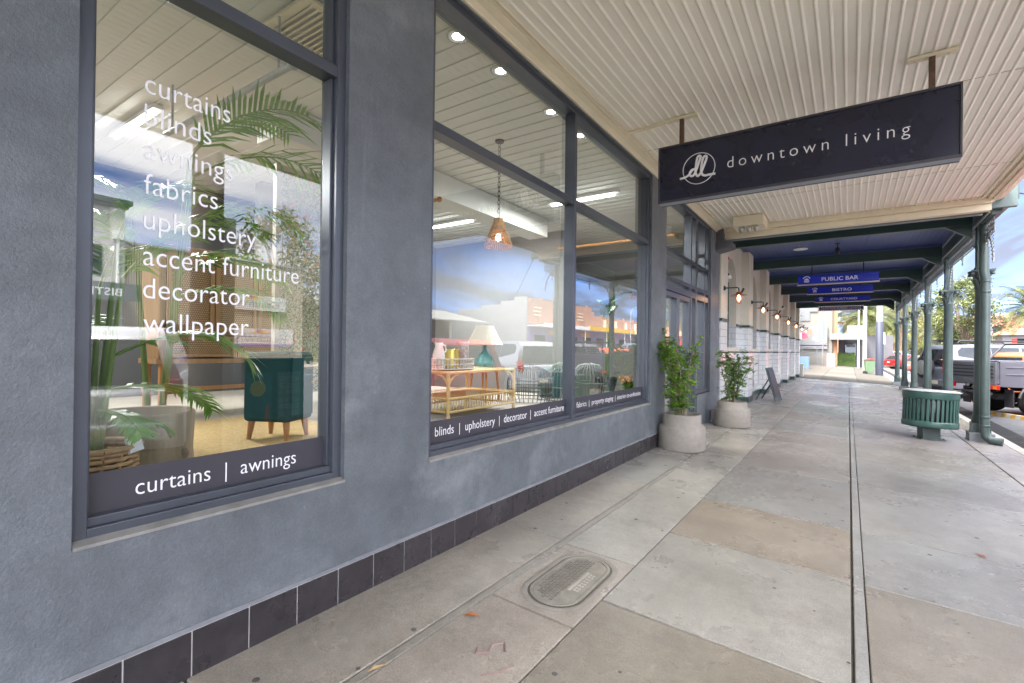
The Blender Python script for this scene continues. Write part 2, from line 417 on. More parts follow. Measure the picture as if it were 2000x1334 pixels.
M_['signbase'] = pm('sign_underside', (.30, .33, .40), .5, var=.08)  # bluish light reflected by the underside is put into this colour
M_['rust'] = pm('rusty_steel', (.10, .055, .03), .75, var=.5, scale=22)
M_['silver'] = pm('silver_vinyl', (.66, .64, .64), .4, var=.03)
M_['white'] = pm('white_paint', (.78, .78, .77), .5, var=.05)
M_['ceil'] = pm('shop_ceiling', (.62, .63, .61), .6, var=.04)
M_['iwall'] = pm('shop_wall', (.20, .205, .20), .7, var=.05)
M_['ifloor'] = pm('shop_floor', (.36, .33, .29), .5, var=.15, scale=4)
M_['jute'] = pm('jute_rug', (.48, .34, .16), .95, var=.35, scale=60, bump=.8, bscale=120)
M_['rug2'] = pm('grey_rug', (.45, .42, .38), .95, var=.35, scale=45, bump=.8, bscale=120)
M_['hcream'] = pm('hotel_render', (.66, .62, .52), .6, var=.07, scale=2, dirt=.12, dirtcol=(.35, .3, .22))
M_['hshade'] = pm('hotel_grey', (.40, .40, .36), .6, var=.06, scale=2)
M_['htile'] = brick_mat('white_tile', (.66, .67, .68), (.70, .71, .72), (.40, .41, .42), .30, .15, .006, 'xy', .18, .12, .5)
M_['green'] = pm('heritage_green', (.030, .062, .055), .38, var=.15, scale=3, spec=.5)
M_['greyg'] = pm('grey_green_paint', (.068, .098, .092), .38, var=.18, scale=6, spec=.5, dirt=.15, dirtcol=(.05, .06, .055))
M_['navy'] = pm('navy_lining', (.058, .085, .22), .4, var=.12, scale=3, spec=.5, stretch=(1, 6, 1))
M_['lite'] = pm('pale_edge', (.40, .42, .43), .5, var=.08)
M_['binG'] = pm('bin_green', (.032, .085, .072), .36, var=.22, scale=7, spec=.5, dirt=.3, dirtcol=(.07, .085, .075))
M_['binlid'] = pm('bin_lid', (.40, .42, .41), .55, var=.2, scale=9)
M_['pot'] = layered('concrete_pot', (.30, .272, .24), (.7, .95), mott=((3, .12), (14, .10), (90, .08)), stain=((4, .58, .72, (.26, .23, .19), .5), (60, .68, .72, (.18, .16, .14), .7)), bumps=((30, .10), (160, .25)), spec=.3)
M_['soil'] = pm('soil', (.06, .045, .03), .95, var=.3, scale=30)
M_['leafA'] = leaf_mat('shrub_leaf', (.06, .19, .015), (.30, .52, .05), 5)
M_['leafB'] = leaf_mat('shrub_leaf_dark', (.035, .13, .02), (.19, .38, .06), 5)
M_['bark'] = pm('bark', (.24, .19, .14), .9, var=.3, scale=14, bump=.5, bscale=30, stretch=(1, 1, .3))
M_['timber'] = pm('pole_timber', (.13, .095, .07), .9, var=.3, scale=10, bump=.4, bscale=30, stretch=(1, 1, .12))
M_['steel'] = pm('galvanised', (.42, .43, .44), .5, metal=.4, var=.12, scale=4)
M_['palec'] = pm('pale_pole', (.27, .265, .255), .75, var=.12, scale=4)
M_['navyp'] = pm('dark_sheath', (.022, .026, .045), .6, var=.1)
M_['red'] = pm('red_plastic', (.55, .03, .02), .35, var=.05)
M_['blue'] = pm('sign_blue', (.010, .028, .50), .3, var=.08)
M_['dblue'] = pm('lounge_blue', (.015, .02, .16), .4, var=.08)
M_['copper'] = pm('copper_shade', (.42, .15, .08), .35, metal=.6, var=.2, scale=8)
M_['clear'] = glass_mat('clear_glass', .06, (.97, .96, .94))
M_['bulb'] = emit_mat('lamp_filament', (1.0, .50, .22), 1.2)
M_['led'] = emit_mat('downlight', (1, .98, .94), 2)
M_['tubeL'] = emit_mat('tube_light', (1, .98, .95), 1.2)
M_['ylamp'] = emit_mat('small_bulb', (1, .80, .55), .10)

# ------------------------------------------------------------------ ground, road, footpath
SL = 0.046
def gz(x): return -SL * x
m = MB(); m.quad((-400, -400, -1.2), (500, -400, -1.2), (500, 700, -1.2), (-400, 700, -1.2))
structure(m.build('ground', M_['ground']))

FP = MB(); JT = MB(); rs = random.Random(3)
def slab(x0, x1, y0, y1, tint, gap=.004, lift=0.0):
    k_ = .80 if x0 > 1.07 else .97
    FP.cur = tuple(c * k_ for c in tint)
    gy = gap * 1.7
    a, b, c, d = x0 + gap, x1 - gap, y0 + gy, y1 - gy
    z = lambda x: gz(x) + lift
    e = .004
    FP.add([(a + e, c + e, z(a)), (b - e, c + e, z(b)), (b - e, d - e, z(b)), (a + e, d - e, z(a)),
            (a, c, z(a) - .006), (b, c, z(b) - .006), (b, d, z(b) - .006), (a, d, z(a) - .006),
            (a, c, z(a) - .05), (b, c, z(b) - .05), (b, d, z(b) - .05), (a, d, z(a) - .05)],
           [(0, 1, 2, 3), (4, 5, 1, 0), (5, 6, 2, 1), (6, 7, 3, 2), (7, 4, 0, 3), (8, 9, 5, 4), (9, 10, 6, 5), (10, 11, 7, 6), (11, 8, 4, 7)])
T = lambda r, g, b: (r, g, b)
LT, TAN, BRN, BLU, GRY = (.355, .335, .298), (.325, .275, .220), (.262, .228, .182), (.315, .302, .278), (.335, .308, .268)
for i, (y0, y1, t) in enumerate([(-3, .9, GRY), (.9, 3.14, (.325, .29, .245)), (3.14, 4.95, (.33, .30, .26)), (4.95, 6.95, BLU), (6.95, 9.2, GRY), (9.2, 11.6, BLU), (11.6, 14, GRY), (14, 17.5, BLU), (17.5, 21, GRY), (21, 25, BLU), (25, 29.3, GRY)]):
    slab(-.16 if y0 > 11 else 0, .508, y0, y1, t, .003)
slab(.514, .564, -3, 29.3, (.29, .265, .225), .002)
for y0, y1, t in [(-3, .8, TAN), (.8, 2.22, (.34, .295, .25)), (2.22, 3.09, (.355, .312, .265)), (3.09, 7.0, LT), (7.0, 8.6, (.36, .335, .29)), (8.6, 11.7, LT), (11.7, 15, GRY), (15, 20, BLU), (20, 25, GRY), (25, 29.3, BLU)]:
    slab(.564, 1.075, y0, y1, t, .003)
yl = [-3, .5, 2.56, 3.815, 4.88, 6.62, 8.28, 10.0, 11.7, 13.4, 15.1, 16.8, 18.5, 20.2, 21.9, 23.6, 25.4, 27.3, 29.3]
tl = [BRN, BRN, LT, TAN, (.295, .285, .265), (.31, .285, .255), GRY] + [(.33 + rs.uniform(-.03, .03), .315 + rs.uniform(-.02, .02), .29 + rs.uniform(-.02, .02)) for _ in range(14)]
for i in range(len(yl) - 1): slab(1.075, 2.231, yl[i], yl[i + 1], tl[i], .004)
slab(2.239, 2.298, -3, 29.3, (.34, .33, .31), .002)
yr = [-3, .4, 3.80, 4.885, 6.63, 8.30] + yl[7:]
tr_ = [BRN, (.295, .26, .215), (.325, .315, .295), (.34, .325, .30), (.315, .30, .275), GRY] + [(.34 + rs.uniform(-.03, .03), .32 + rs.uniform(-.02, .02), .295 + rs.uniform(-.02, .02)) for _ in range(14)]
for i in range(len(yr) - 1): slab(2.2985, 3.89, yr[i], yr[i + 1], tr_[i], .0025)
slab(1.075, 2.222, -3, -2.9, GRY)
for i in range(-2, 22):
    slab(3.905, 4.45, i * 1.9, i * 1.9 + 1.9, (.38 + rs.uniform(-.05, .03), .345 + rs.uniform(-.04, .03), .295 + rs.uniform(-.03, .03)), .005, -.004)
fp = FP.build('footpath', M_['conc'], fix=False); structure(fp)
# far path beyond the hotel
FP = MB()
for i in range(8):
    for x0, x1 in ((-1.2, 1.0), (1.0, 2.6), (2.6, 4.2)):
        k = rs.uniform(-.03, .03); slab(x0, x1, 29.3 + i * 4.2, 33.5 + i * 4.2, (.10 + k * .4, .092 + k * .4, .08 + k * .4), .006, .004)
structure(FP.build('far_footpath', pm('far_concrete', (.2, .18, .155), .9, var=.15, scale=3, spec=.1, tint=True), fix=False))
# base under the joints
m = MB(); m.quad((-.3, -3, gz(-.3) - .018), (4.46, -3, gz(4.46) - .018), (4.46, 29.3, gz(4.46) - .018), (-.3, 29.3, gz(-.3) - .018))
m.quad((-14, 29.3, gz(0) - .03), (4.4, 29.3, gz(4.4) - .03), (4.4, 64, gz(4.4) - .03), (-14, 64, gz(0) - .03))
structure(m.build('footpath_bed', M_['joint']))
# kerb
m = MB()
for i in range(-3, 60):
    k = rs.uniform(-.06, .04); m.cur = (.37 + k, .34 + k, .29 + k)
    y0, y1 = i * 1.25 + .005, i * 1.25 + 1.245
    zt = gz(4.45)
    m.prism([(4.455, zt - .35), (4.455, zt - .006), (4.62, zt - .015), (4.655, zt - .04), (4.68, zt - .35)], y0, y1)
structure(m.build('kerb', M_['kerbc'], bevel=.008))
# gutter and road with a crown
RX = [(4.60, -.335), (5.1, -.325), (5.7, -.30), (10, -.18), (17, -.09), (24, -.17), (28.6, -.29), (29.0, -.30)]
def rz(x):
    for (a, b), (c, d) in zip(RX, RX[1:]):
        if a <= x <= c: return b + (d - b) * (x - a) / (c - a)
    return -.3
m = MB(); n = len(RX); ys = list(range(-60, 260, 8))
m.add([(x, y, z) for y in ys for x, z in RX], [(j * n + i, j * n + i + 1, (j + 1) * n + i + 1, (j + 1) * n + i) for j in range(len(ys) - 1) for i in range(n - 1)], True)
structure(m.build('road', M_['asphalt']))
m = MB(); m.quad((4.64, -40, -.325), (5.15, -40, -.318), (5.15, 70, -.318), (4.64, 70, -.325))
structure(m.build('gutter', M_['kerbc']))
m = MB()
for y in range(-40, 120, 9): m.box(13.4, 13.55, y, y + 5, rz(13.5) - .02, rz(13.5) + .012)
m.box(20.2, 20.32, -40, 120, rz(20) - .02, rz(20) + .006)
structure(m.build('road_marking', M_['rdpaint']))
m = MB(); m.cur = (.42, .36, .31); m.box(28.75, 33.4, -60, 140, -.5, -.12)
structure(m.build('opposite_footpath', M_['kerbc']))
# verge and side street far behind
m = MB(); m.box(-60, 60, 62.5, 300, -.5, -.24)
structure(m.build('far_ground', pm('far_paving', (.34, .31, .26), .85, var=.2, scale=.6)))
# chewing-gum spots, chalk scrawl, fallen leaves on the footpath
m = MB(); rs = random.Random(11)
for i in range(190):
    x, y, r = rs.uniform(.1, 3.8), rs.uniform(.8, 16), rs.uniform(.004, .017)
    m.lathe([(r, .0008), (r * .5, .002), (1e-5, .0022)], (x, y, gz(x)), 9, Matrix.Rotation(math.atan(SL), 4, 'Y'))
structure(m.build('gum_spot', pm('gum', (.10, .09, .085), .8)))
m = MB(); pts = [(.80, 1.80), (.82, 1.76), (.86, 1.80), (.84, 1.86), (.88, 1.90), (.92, 1.85)]
m.tube([(x, y, gz(x) + .0005) for x, y in pts], .006, 4, smooth=False)
m.tube([(x, y, gz(x) + .0005) for x, y in ((.93, 1.66), (.98, 1.73), (1.0, 1.80))], .0045, 4, smooth=False)
tag(m.build('chalk_mark', pm('red_chalk', (.24, .155, .145), .95, var=.2)), 'faint red chalk squiggle on the footpath slab near the tiled plinth', 'chalk mark')
for i, (x, y, a, col, lb) in enumerate(((.62, 1.98, .4, (.45, .14, .04), 'orange dead leaf lying along the channel joint of the footpath'), (.56, 1.42, 1.2, (.38, .28, .15), 'curled pale brown leaf beside the channel joint near the wall'), (3.02, 4.95, 2.2, (.40, .10, .05), 'small reddish leaf on the shiny slabs right of the long crack'))):
    m = MB(); c, s = math.cos(a), math.sin(a)
    P = lambda u, v, h: (x + u * c - v * s, y + u * s + v * c, gz(x) + h)
    m.add([P(-.05, 0, .004), P(-.01, .014, .012), P(.05, 0, .006), P(-.01, -.014, .010)], [(0, 1, 2), (0, 2, 3)])
    tag(m.build('fallen_leaf', pm('dead_leaf', col, .8, var=.3, scale=30)), lb, 'leaf')

# inspection cover set in the footpath
ic = thing('access_cover', 'oval cast iron access cover with chequer pattern set in the footpath', 'access cover', (.84, 2.66, gz(.84) + .001))
ic.rotation_euler = (0, math.atan(SL), 0)
def capsule(r, h, n=14): return [(r * math.cos(t), h + r * math.sin(t)) for t in [math.pi * i / n for i in range(n + 1)]] + [(r * math.cos(t), -h + r * math.sin(t)) for t in [math.pi + math.pi * i / n for i in range(n + 1)]]
m = MB(); o_, i_ = capsule(.152, .19), capsule(.135, .19); N = len(o_)
for (A, za), (B, zb) in (((o_, .0), (o_, .006)), ((o_, .006), (i_, .006)), ((i_, .006), (i_, -.006))):
    m.add([(x, y, za) for x, y in A] + [(x, y, zb) for x, y in B], [(k, (k + 1) % N, N + (k + 1) % N, N + k) for k in range(N)])
iron = pm('cast_iron', (.265, .245, .205), .7, metal=0, var=.25, scale=12, dirt=.4, dirtcol=(.34, .31, .26))
m.build('frame', iron, ic)
m = MB(); g_ = capsule(.166, .19); q_ = capsule(.185, .19)
m.add([(x, y, .0006) for x, y in o_] + [(x, y, .0006) for x, y in g_], [(k, (k + 1) % N, N + (k + 1) % N, N + k) for k in range(N)])
m.build('gap', M_['joint'], ic)
m = MB(); m.add([(x, y, .0006) for x, y in g_] + [(x * .97, y, .005) for x, y in q_] + [(x, y, .0004) for x, y in capsule(.20, .19)], [(k + o2, (k + 1) % N + o2, N + (k + 1) % N + o2, N + k + o2) for o2 in (0, N) for k in range(N)], True)
m.build('surround', M_['pot'], ic)
m = MB(); m.prism(capsule(.130, .19), -.004, .002, 'z')
lid = m.build('lid', iron, ic)
m = MB()
for i in range(-14, 15):
    for k in (1, -1):
        for j in range(6):
            x, y = -.105 + j * .024, i * .021 + (j % 2) * .010
            if abs(y) > .19 and (x ** 2 + (abs(y) - .19) ** 2) > .1 ** 2: continue
            if k == 1 and x < .03: m.obox((x, y, .003), (.009, .004 * (1 if (i + j) % 2 else -1), 0), (-.002, .003, 0), (0, 0, .002))
m.build('tread_pattern', pm('worn_iron', (.145, .125, .11), .6, metal=0, var=.2, scale=12), ic)
m = MB()
for k, (u, w_) in enumerate(((-.115, .02), (-.085, .012), (-.055, .022), (-.02, .014), (.01, .02), (.045, .012), (.075, .022), (.105, .016))):
    m.box(.066, .078, u, u + w_, .002, .006); m.box(.090, .100, u, u + w_ * .8, .002, .006); m.box(.078, .090, u, u + .006, .002, .006)
m.box(.040, .056, -.13, .13, .002, .007)
m.build('raised_mark', pm('raised_iron', (.40, .37, .32), .65, var=.2), ic)
# ------------------------------------------------------------------ the shop
ZT = 3.72                       # head of the shopfront openings
shop = thing('shop_building', 'dark grey rendered furnishing shop with tall framed windows and tiled plinth', 'shop')
OPEN = [(.545, 1.655, .64), (2.29, 6.54, .625), (7.18, 9.03, -.3), (9.03, 10.0, .57)]
m = MB()
TH = .24
def wbox(y0, y1, z0, z1): m.box(-TH, 0, y0, y1, z0, z1)
wbox(-3.2, .545, -.3, 6.2); wbox(1.655, 2.29, -.3, 6.2); wbox(6.54, 7.18, -.3, 6.2); wbox(10.0, 10.78, -.3, 6.2)
wbox(.545, 1.655, -.3, .63); wbox(2.29, 6.54, -.3, .615); wbox(9.03, 10.0, -.3, .56)
wbox(.545, 1.655, ZT, 6.2); wbox(2.29, 6.54, ZT, 6.2); wbox(7.18, 10.0, ZT, 6.2)
wall = m.build('wall', M_['render'], shop)
# sloped render sills and the little lip above the plinth
m = MB()
for y0, y1, z, in ((.535, 1.665, .63), (2.28, 6.55, .615)):
    m.prism([(-TH + .01, z), (.012, z), (.012, z + .012), (-.05, z + .028), (-TH + .01, z + .028)], y0 + .012, y1 - .012)
m.build('sill', pm('sill_render', (.25, .245, .235), .75, var=.3, scale=9, bump=.3, bscale=70, dirt=.5, dirtcol=(.16, .13, .10)), shop)
# plinth of square tiles
m = MB(); g = MB()
y = .693 - .2315 * 18
TW = .2315
while y < 7.15:
    y1 = y + TW
    if y1 < 7.16: m.box(0, .014, y + .003, y1 - .003, .0 if False else -.04, .182)
    y = y1
y = 10.05
pl = m.build('plinth_tile', M_['tile'], shop, bevel=.002)
g.box(0, .009, -3.2, 7.175, -.05, .184)
g.build('grout', M_['grout'], shop)
g = MB(); g.prism([(0, .184), (.010, .184), (.004, .20), (0, .20)], -3.2, 7.175); g.build('plinth_lip', pm('lip', (.175, .182, .20), .7, var=.25, scale=9), shop)
m = MB(); m.box(0, .016, 10.0, 10.775, -.08, .20); m.build('base_board', M_['tile'], shop, bevel=.003)
# roof and shell
m = MB()
m.box(-8.2, -TH - .005, -3.2, -3.0, -.3, 6.0); m.box(-8.2, -TH - .005, 10.55, 10.78, -.3, 6.0); m.box(-8.2, -8.0, -3.0, 10.55, -.3, 6.0)
m.build('side_wall', M_['iwall'], shop)
m = MB(); m.box(-7.99, -TH - .01, -2.99, 10.54, 4.4, 4.6); m.build('roof', M_['steel'], shop)
# interior lining
m = MB()
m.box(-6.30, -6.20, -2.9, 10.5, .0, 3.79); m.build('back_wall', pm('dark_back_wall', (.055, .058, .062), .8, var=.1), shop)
m = MB(); m.box(-6.2, -TH - .01, -2.98, -2.9, 0, 3.79); m.build('inner_wall', M_['iwall'], shop)
m = MB(); m.box(-6.2, -TH - .01, 10.42, 10.54, 0, 3.79); m.build('inner_wall', M_['iwall'], shop)
m = MB(); m.box(-6.3, -TH - .005, -2.98, 10.54, 3.80, 3.86)
for k in range(70): m.box(-6.19, -TH - .02, -2.9 + k * .19, -2.9 + k * .19 + .012, 3.788, 3.80) if k % 1 == 0 else None
m.build('ceiling', M_['ceil'], shop)
m = MB(); m.box(-6.19, -TH - .01, -2.9, 7.0, .35, .60); m.build('display_floor', M_['ifloor'], shop)
m = MB(); m.box(-6.19, -TH - .01, 7.0, 10.4, -.1, .02); m.build('entry_floor', M_['ifloor'], shop)
m = MB(); m.box(-6.19, -2.6, 8.9, 9.0, .02, 3.788); m.build('partition', M_['iwall'], shop)
m = MB(); m.box(-5.2, -5.0, 3.9, 5.6, .6, 3.788); m.build('partition', M_['iwall'], shop)
m = MB(); m.box(-2.9, -2.5, 2.7, 8.0, 3.45, 3.788); m.build('bulkhead', M_['ceil'], shop)

XF, XG = -.03, -.10             # frame front and glass
def make_window(y0, y1, z0, z1, mull=(), trans=2.80, nm='window'):
    fm = MB(); w = .05
    a, b = XG - .035, XF
    fm.box(a, b, y0, y0 + w, z0, z1); fm.box(a, b, y1 - w, y1, z0, z1)
    fm.box(a, b, y0 + w, y1 - w, z1 - w, z1); fm.box(a, b, y0 + w, y1 - w, z0, z0 + .045)
    fm.box(a, b - .02, y0 + w, y1 - w, z0 + .045, z0 + .078)
    fm.box(a, b - .035, y0 + w, y0 + w + .014, z0 + .078, z1 - w); fm.box(a, b - .035, y1 - w - .014, y1 - w, z0 + .078, z1 - w)
    for q in mull: fm.box(a, b + .004, q - .028, q + .028, z0 + .045, z1 - w)
    ys_ = [y0 + w] + [t for q in mull for t in (q - .028, q + .028)] + [y1 - w]
    for k in range(0, len(ys_), 2):
        fm.box(a, b - .003, ys_[k], ys_[k + 1], trans - .03, trans + .03)
        fm.box(a, b - .02, ys_[k], ys_[k + 1], trans + .03, trans + .045)
    w_ = fm.build(nm, M_['frame'], shop, bevel=.003)
    for k in range(0, len(ys_), 2):
        for za, zb in ((z0 + .045, trans - .03), (trans + .03, z1 - w)):
            p = MB(); p.quad((XG, ys_[k], za), (XG, ys_[k + 1], za), (XG, ys_[k + 1], zb), (XG, ys_[k], zb))
            p.build('pane', M_['glass'], w_)
    return w_
w1 = make_window(.545, 1.655, .64, ZT)
w2 = make_window(2.29, 6.54, .625, ZT, (4.335,))
# lettering on the glass (white vinyl, read from the footpath)
XV = XG + .0015
def vin(body, y, z, y1, par, size=None): text(body, M_['vinyl'], par, (XV, y, z), (0, 1, 0), (0, 0, 1), width=y1 - y, size=size, ext=.001, space=1.02, bold=-.006)
K = (2.206 + .10) / (2.206 + .06)
for body, y0, z0, y1, sz in (('curtains', .758, 2.329, 1.077, .118), ('blinds', .758, 2.205, 1.001, .118), ('awnings', .758, 2.074, 1.092, .118), ('fabrics', .760, 1.935, 1.030, .118), ('upholstery', .760, 1.799, 1.199, .118),
                           ('accent furniture', .760, 1.657, 1.414, .118), ('decorator', .762, 1.528, 1.173, .118), ('wallpaper', .764, 1.393, 1.171, .118)):
    vin(body, y0 * K, 1.35 + (z0 - 1.35) * K, y1 * K, w1, sz * K)
def band(y0, y1, z0, z1, par):
    b_ = MB(); b_.quad((XG + .0008, y0, z0), (XG + .0008, y1, z0), (XG + .0008, y1, z1), (XG + .0008, y0, z1)); return b_.build('sticker_band', M_['band'], par)
band(.595, 1.605, .718, .868, w1); band(2.34, 4.307, .70, .852, w2); band(4.363, 6.49, .70, .852, w2)
vin('curtains  |  awnings', .747 * K, .756, 1.413 * K, w1, .095)
vin('blinds  |  upholstery  |  decorator  |  accent furniture', 2.41 * K, .745, 4.20 * K, w2, .092)
vin('fabrics  |  property staging  |  interior co-ordination', 4.47 * K, .745, 6.31 * K, w2, .082)

# entry: double door with sidelight and fanlights
fm = MB(); a, b = XG - .05, XF
for q0, q1 in ((7.18, 7.235), (8.66, 8.72), (8.98, 9.06), (9.62, 9.68), (9.945, 10.0)): fm.box(a, b, q0, q1, 0 if q1 < 9.1 else .57, ZT)
for z0, z1 in ((2.26, 2.36), (2.42, 2.48), (2.84, 2.90), (ZT - .05, ZT)):
    for q0, q1 in ((7.235, 8.66), (8.72, 8.98), (9.06, 9.62), (9.68, 9.945)): fm.box(a, b - .003, q0, q1, z0, z1)
for q0, q1 in ((9.06, 9.62), (9.68, 9.945)): fm.box(a, b - .003, q0, q1, .57, .63)
for q0, q1 in ((8.72, 8.98),): fm.box(a, b - .003, q0, q1, .0, .10)
ent = fm.build('shopfront_frame', M_['frame'], shop, bevel=.003)
for q0, q1 in ((7.235, 8.66), (8.72, 8.98), (9.06, 9.62), (9.68, 9.945)):
    for z0, z1 in ((2.36, 2.42), (2.48, 2.84), (2.90, ZT - .05)) + (((.63, 2.26),) if q0 > 9 else (((.10, 2.26),) if q0 > 8.7 else ())):
        p = MB(); p.quad((XG, q0, z0), (XG, q1, z0), (XG, q1, z1), (XG, q0, z1)); p.build('pane', M_['glass'], ent)
for q0, q1, hy in ((7.24, 7.945, 7.87), (7.955, 8.655, 8.03)):
    d = MB(); d.box(a + .01, b - .01, q0, q0 + .07, .02, 2.25); d.box(a + .01, b - .01, q1 - .07, q1, .02, 2.25); d.box(a + .01, b - .01, q0 + .07, q1 - .07, 2.17, 2.25); d.box(a + .01, b - .01, q0 + .07, q1 - .07, .02, .22)
    dd = d.build('door', M_['frame'], shop, bevel=.003)
    p = MB(); p.quad((XG, q0 + .07, .22), (XG, q1 - .07, .22), (XG, q1 - .07, 2.17), (XG, q0 + .07, 2.17)); p.build('pane', M_['glass'], dd)
    h = MB(); h.tube([(b - .01, hy, .95), (b + .05, hy, .95), (b + .05, hy, 1.25), (b - .01, hy, 1.25)], .011, 8); h.build('handle', M_['steel'], dd)
# rainhead on the last pier
m = MB(); m.box(.0, .14, 10.42, 10.70, 3.50, 3.79); m.prism([(0, 3.34), (.30, 3.40), (.30, 3.50), (0, 3.50)], 10.36, 10.76)
m.build('rain_head', pm('rainhead', (.10, .10, .115), .5, var=.1), shop, bevel=.004)

# ------------------------------------------------------------------ shop awning
awn = thing('street_awning', 'cream street awning with battened soffit over the footpath in front of the shop', 'awning', (0, 0, 0))
m = MB(); p = .085; xs_ = []
x = .14
prof = []
while x < 3.98:
    prof += [(x, 3.80), (x + .055, 3.80), (x + .060, 3.794), (x + .068, 3.791), (x + .076, 3.794)]; x += p
prof += [(x, 3.80)]
prof = [(.02, 3.80)] + prof
NP = len(prof); yy = [-4.0, 3.25, 3.252, 7.0, 7.002, 10.45]
m.add([(x, y, z) for y in yy for x, z in prof], [(j * NP + i, j * NP + i + 1, (j + 1) * NP + i + 1, (j + 1) * NP + i) for j in range(len(yy) - 1) for i in range(NP - 1)])
m.build('soffit', M_['soffit'], awn, fix=False)
for y_ in (2.4, 5.9, 8.7):
    m = MB(); m.box(.11, 4.0, y_, y_ + .006, 3.7965, 3.7995); m.build('sheet_lap', M_['rust'] if False else pm('lap_line', (.42, .37, .28), .7, var=.3, scale=12), awn)
m = MB(); m.box(.0, 4.2, -4.0, 10.6, 3.84, 3.95); m.build('deck', M_['steel'], awn)
m = MB(); m.prism([(0, 3.73), (.018, 3.73), (.022, 3.745), (.05, 3.765), (.10, 3.78), (.105, 3.80), (0, 3.80)], -4, 10.44)
m.prism([(.135, 3.785), (.155, 3.782), (.155, 3.80), (.135, 3.80)], -4, 10.44)
m.build('cornice', M_['cream'], awn)
m = MB()
m.box(4.03, 4.075, -4, 10.62, 3.74, 3.99); m.prism([(4.078, 3.78), (4.12, 3.77), (4.20, 3.80), (4.22, 3.84), (4.22, 4.03), (4.078, 4.03)], -4, 10.66)
m.box(3.90, 3.93, -4, 10.44, 3.775, 3.80); m.box(3.97, 4.028, -4, 10.44, 3.76, 3.795)
m.build('fascia', M_['cream'], awn, bevel=.003)
m = MB()
m.box(.02, 4.03, 10.44, 10.52, 3.70, 3.84); m.box(.02, 4.03, 10.522, 10.66, 3.60, 3.70)
m.box(.02, 4.03, 10.522, 10.60, 3.702, 3.99)
for k in range(46): m.box(.12 + k * .085, .16 + k * .085, 10.40, 10.438, 3.772, 3.80) if k < 45 else None
m.build('end_beam', M_['cream'], awn, bevel=.004)
# small fittings under the awning
b = thing('junction_box', 'cream metal service box with two floodlights under the awning end', 'service box', (.70, 9.88, 3.79))
m = MB(); m.box(-.25, .25, -.25, .25, -.19, -.0); m.build('case', M_['cream'], b, bevel=.008)
for q in (-.1, .02, .14):
    m = MB(); m.lathe([(.02, -.03), (.05, .0), (.055, .07), (.03, .09)], (q, -.22, -.27), 12, Matrix.Rotation(R(60), 4, 'X')); m.tube([(q, -.2, -.19), (q, -.21, -.25)], .012, 6)
    m.build('floodlight', pm('lampgrey', (.45, .43, .38), .4, metal=.3), b)

# ------------------------------------------------------------------ hanging sign
sg = thing('hanging_sign', 'long black hanging sign board reading downtown living with ringed dl logo', 'sign', (1.73, 5.22, 3.80))
m = MB(); m.box(-1.185, 1.185, -.065, .065, -.885, -.335); m.build('board', M_['signface'], sg, bevel=.002)
m = MB()
for s_ in (-1, 1):
    m.box(-1.20, 1.20, s_ * .066 - .012, s_ * .066 + .012, -.335, -.315); m.box(-1.20, 1.20, s_ * .066 - .012, s_ * .066 + .012, -.905, -.885)
    m.box(-1.20, -1.185, s_ * .066 - .012, s_ * .066 + .012, -.885, -.335); m.box(1.185, 1.20, s_ * .066 - .012, s_ * .066 + .012, -.885, -.335)
m.box(-1.20, 1.20, -.053, .053, -.333, -.318)
m.build('trim', M_['signtrim'], sg, bevel=.002)
m = MB(); m.box(-1.198, 1.198, -.052, .052, -.903, -.887); m.build('underside', M_['signbase'], sg)
for q in (-.98, 1.02):
    m = MB(); m.box(q - .02, q + .02, -.02, .02, -.318, -.03); m.build('rod', M_['rust'], sg)
    m = MB(); m.box(q - .16, q + .16, -.035, .035, -.034, -.008)
    for t in (-.11, .11): m.lathe([(.012, -.042), (.012, -.034)], (q + t, 0, 0), 6)
    m.build('bracket', M_['cream'], sg, bevel=.003)
m = MB(); m.tube([(-1.14, 0, -.02), (-1.3, .02, -.03), (-1.55, .03, -.025), (-1.585, .03, -.02)], .016, 6); m.build('conduit', M_['cream'], sg)
FY = -.0665
lc = (-.79, -.605); LR = .155
m = MB(); ring = []
for k in range(48):
    t = 2 * math.pi * k / 48
    ring.append((lc[0] + LR * math.cos(t), FY - .002, lc[1] + LR * math.sin(t)))
NR = 48
def ribbon(mb, pts, w, y, th=.002, closed=False):
    n = len(pts); L = []
    for i in range(n):
        a_ = pts[(i - 1) % n] if closed or i else pts[0]; b_ = pts[(i + 1) % n] if closed or i < n - 1 else pts[-1]
        d = Vector((b_[0] - a_[0], b_[1] - a_[1])); d.normalize(); nn = Vector((-d.y, d.x)) * w / 2
        p_ = Vector(pts[i]); L.append((p_ + nn, p_ - nn))
    vs = [(q.x, y, q.y) for l_ in L for q in l_] + [(q.x, y - th, q.y) for l_ in L for q in l_]
    o = 2 * n; fs = []
    for i in range(n if closed else n - 1):
        j = (i + 1) % n
        fs += [(o + 2 * i, o + 2 * j, o + 2 * j + 1, o + 2 * i + 1), (2 * i, o + 2 * i, o + 2 * j, 2 * j), (2 * i + 1, 2 * j + 1, o + 2 * j + 1, o + 2 * i + 1)]
    mb.add(vs, fs)
def spline(pts, k=6):
    out = []
    for i in range(len(pts) - 1):
        p0, p1, p2, p3 = pts[max(i - 1, 0)], pts[i], pts[i + 1], pts[min(i + 2, len(pts) - 1)]
        for j in range(k):
            t = j / k
            out.append(tuple(.5 * (2 * p1[d] + (p2[d] - p0[d]) * t + (2 * p0[d] - 5 * p1[d] + 4 * p2[d] - p3[d]) * t * t + (3 * p1[d] - p0[d] - 3 * p2[d] + p3[d]) * t ** 3) for d in (0, 1)))
    return out + [pts[-1]]
m.tube([(lc[0] + LR * math.cos(2 * math.pi * k / 64), FY, lc[1] + LR * math.sin(2 * math.pi * k / 64)) for k in range(65)], .0042, 6, False)
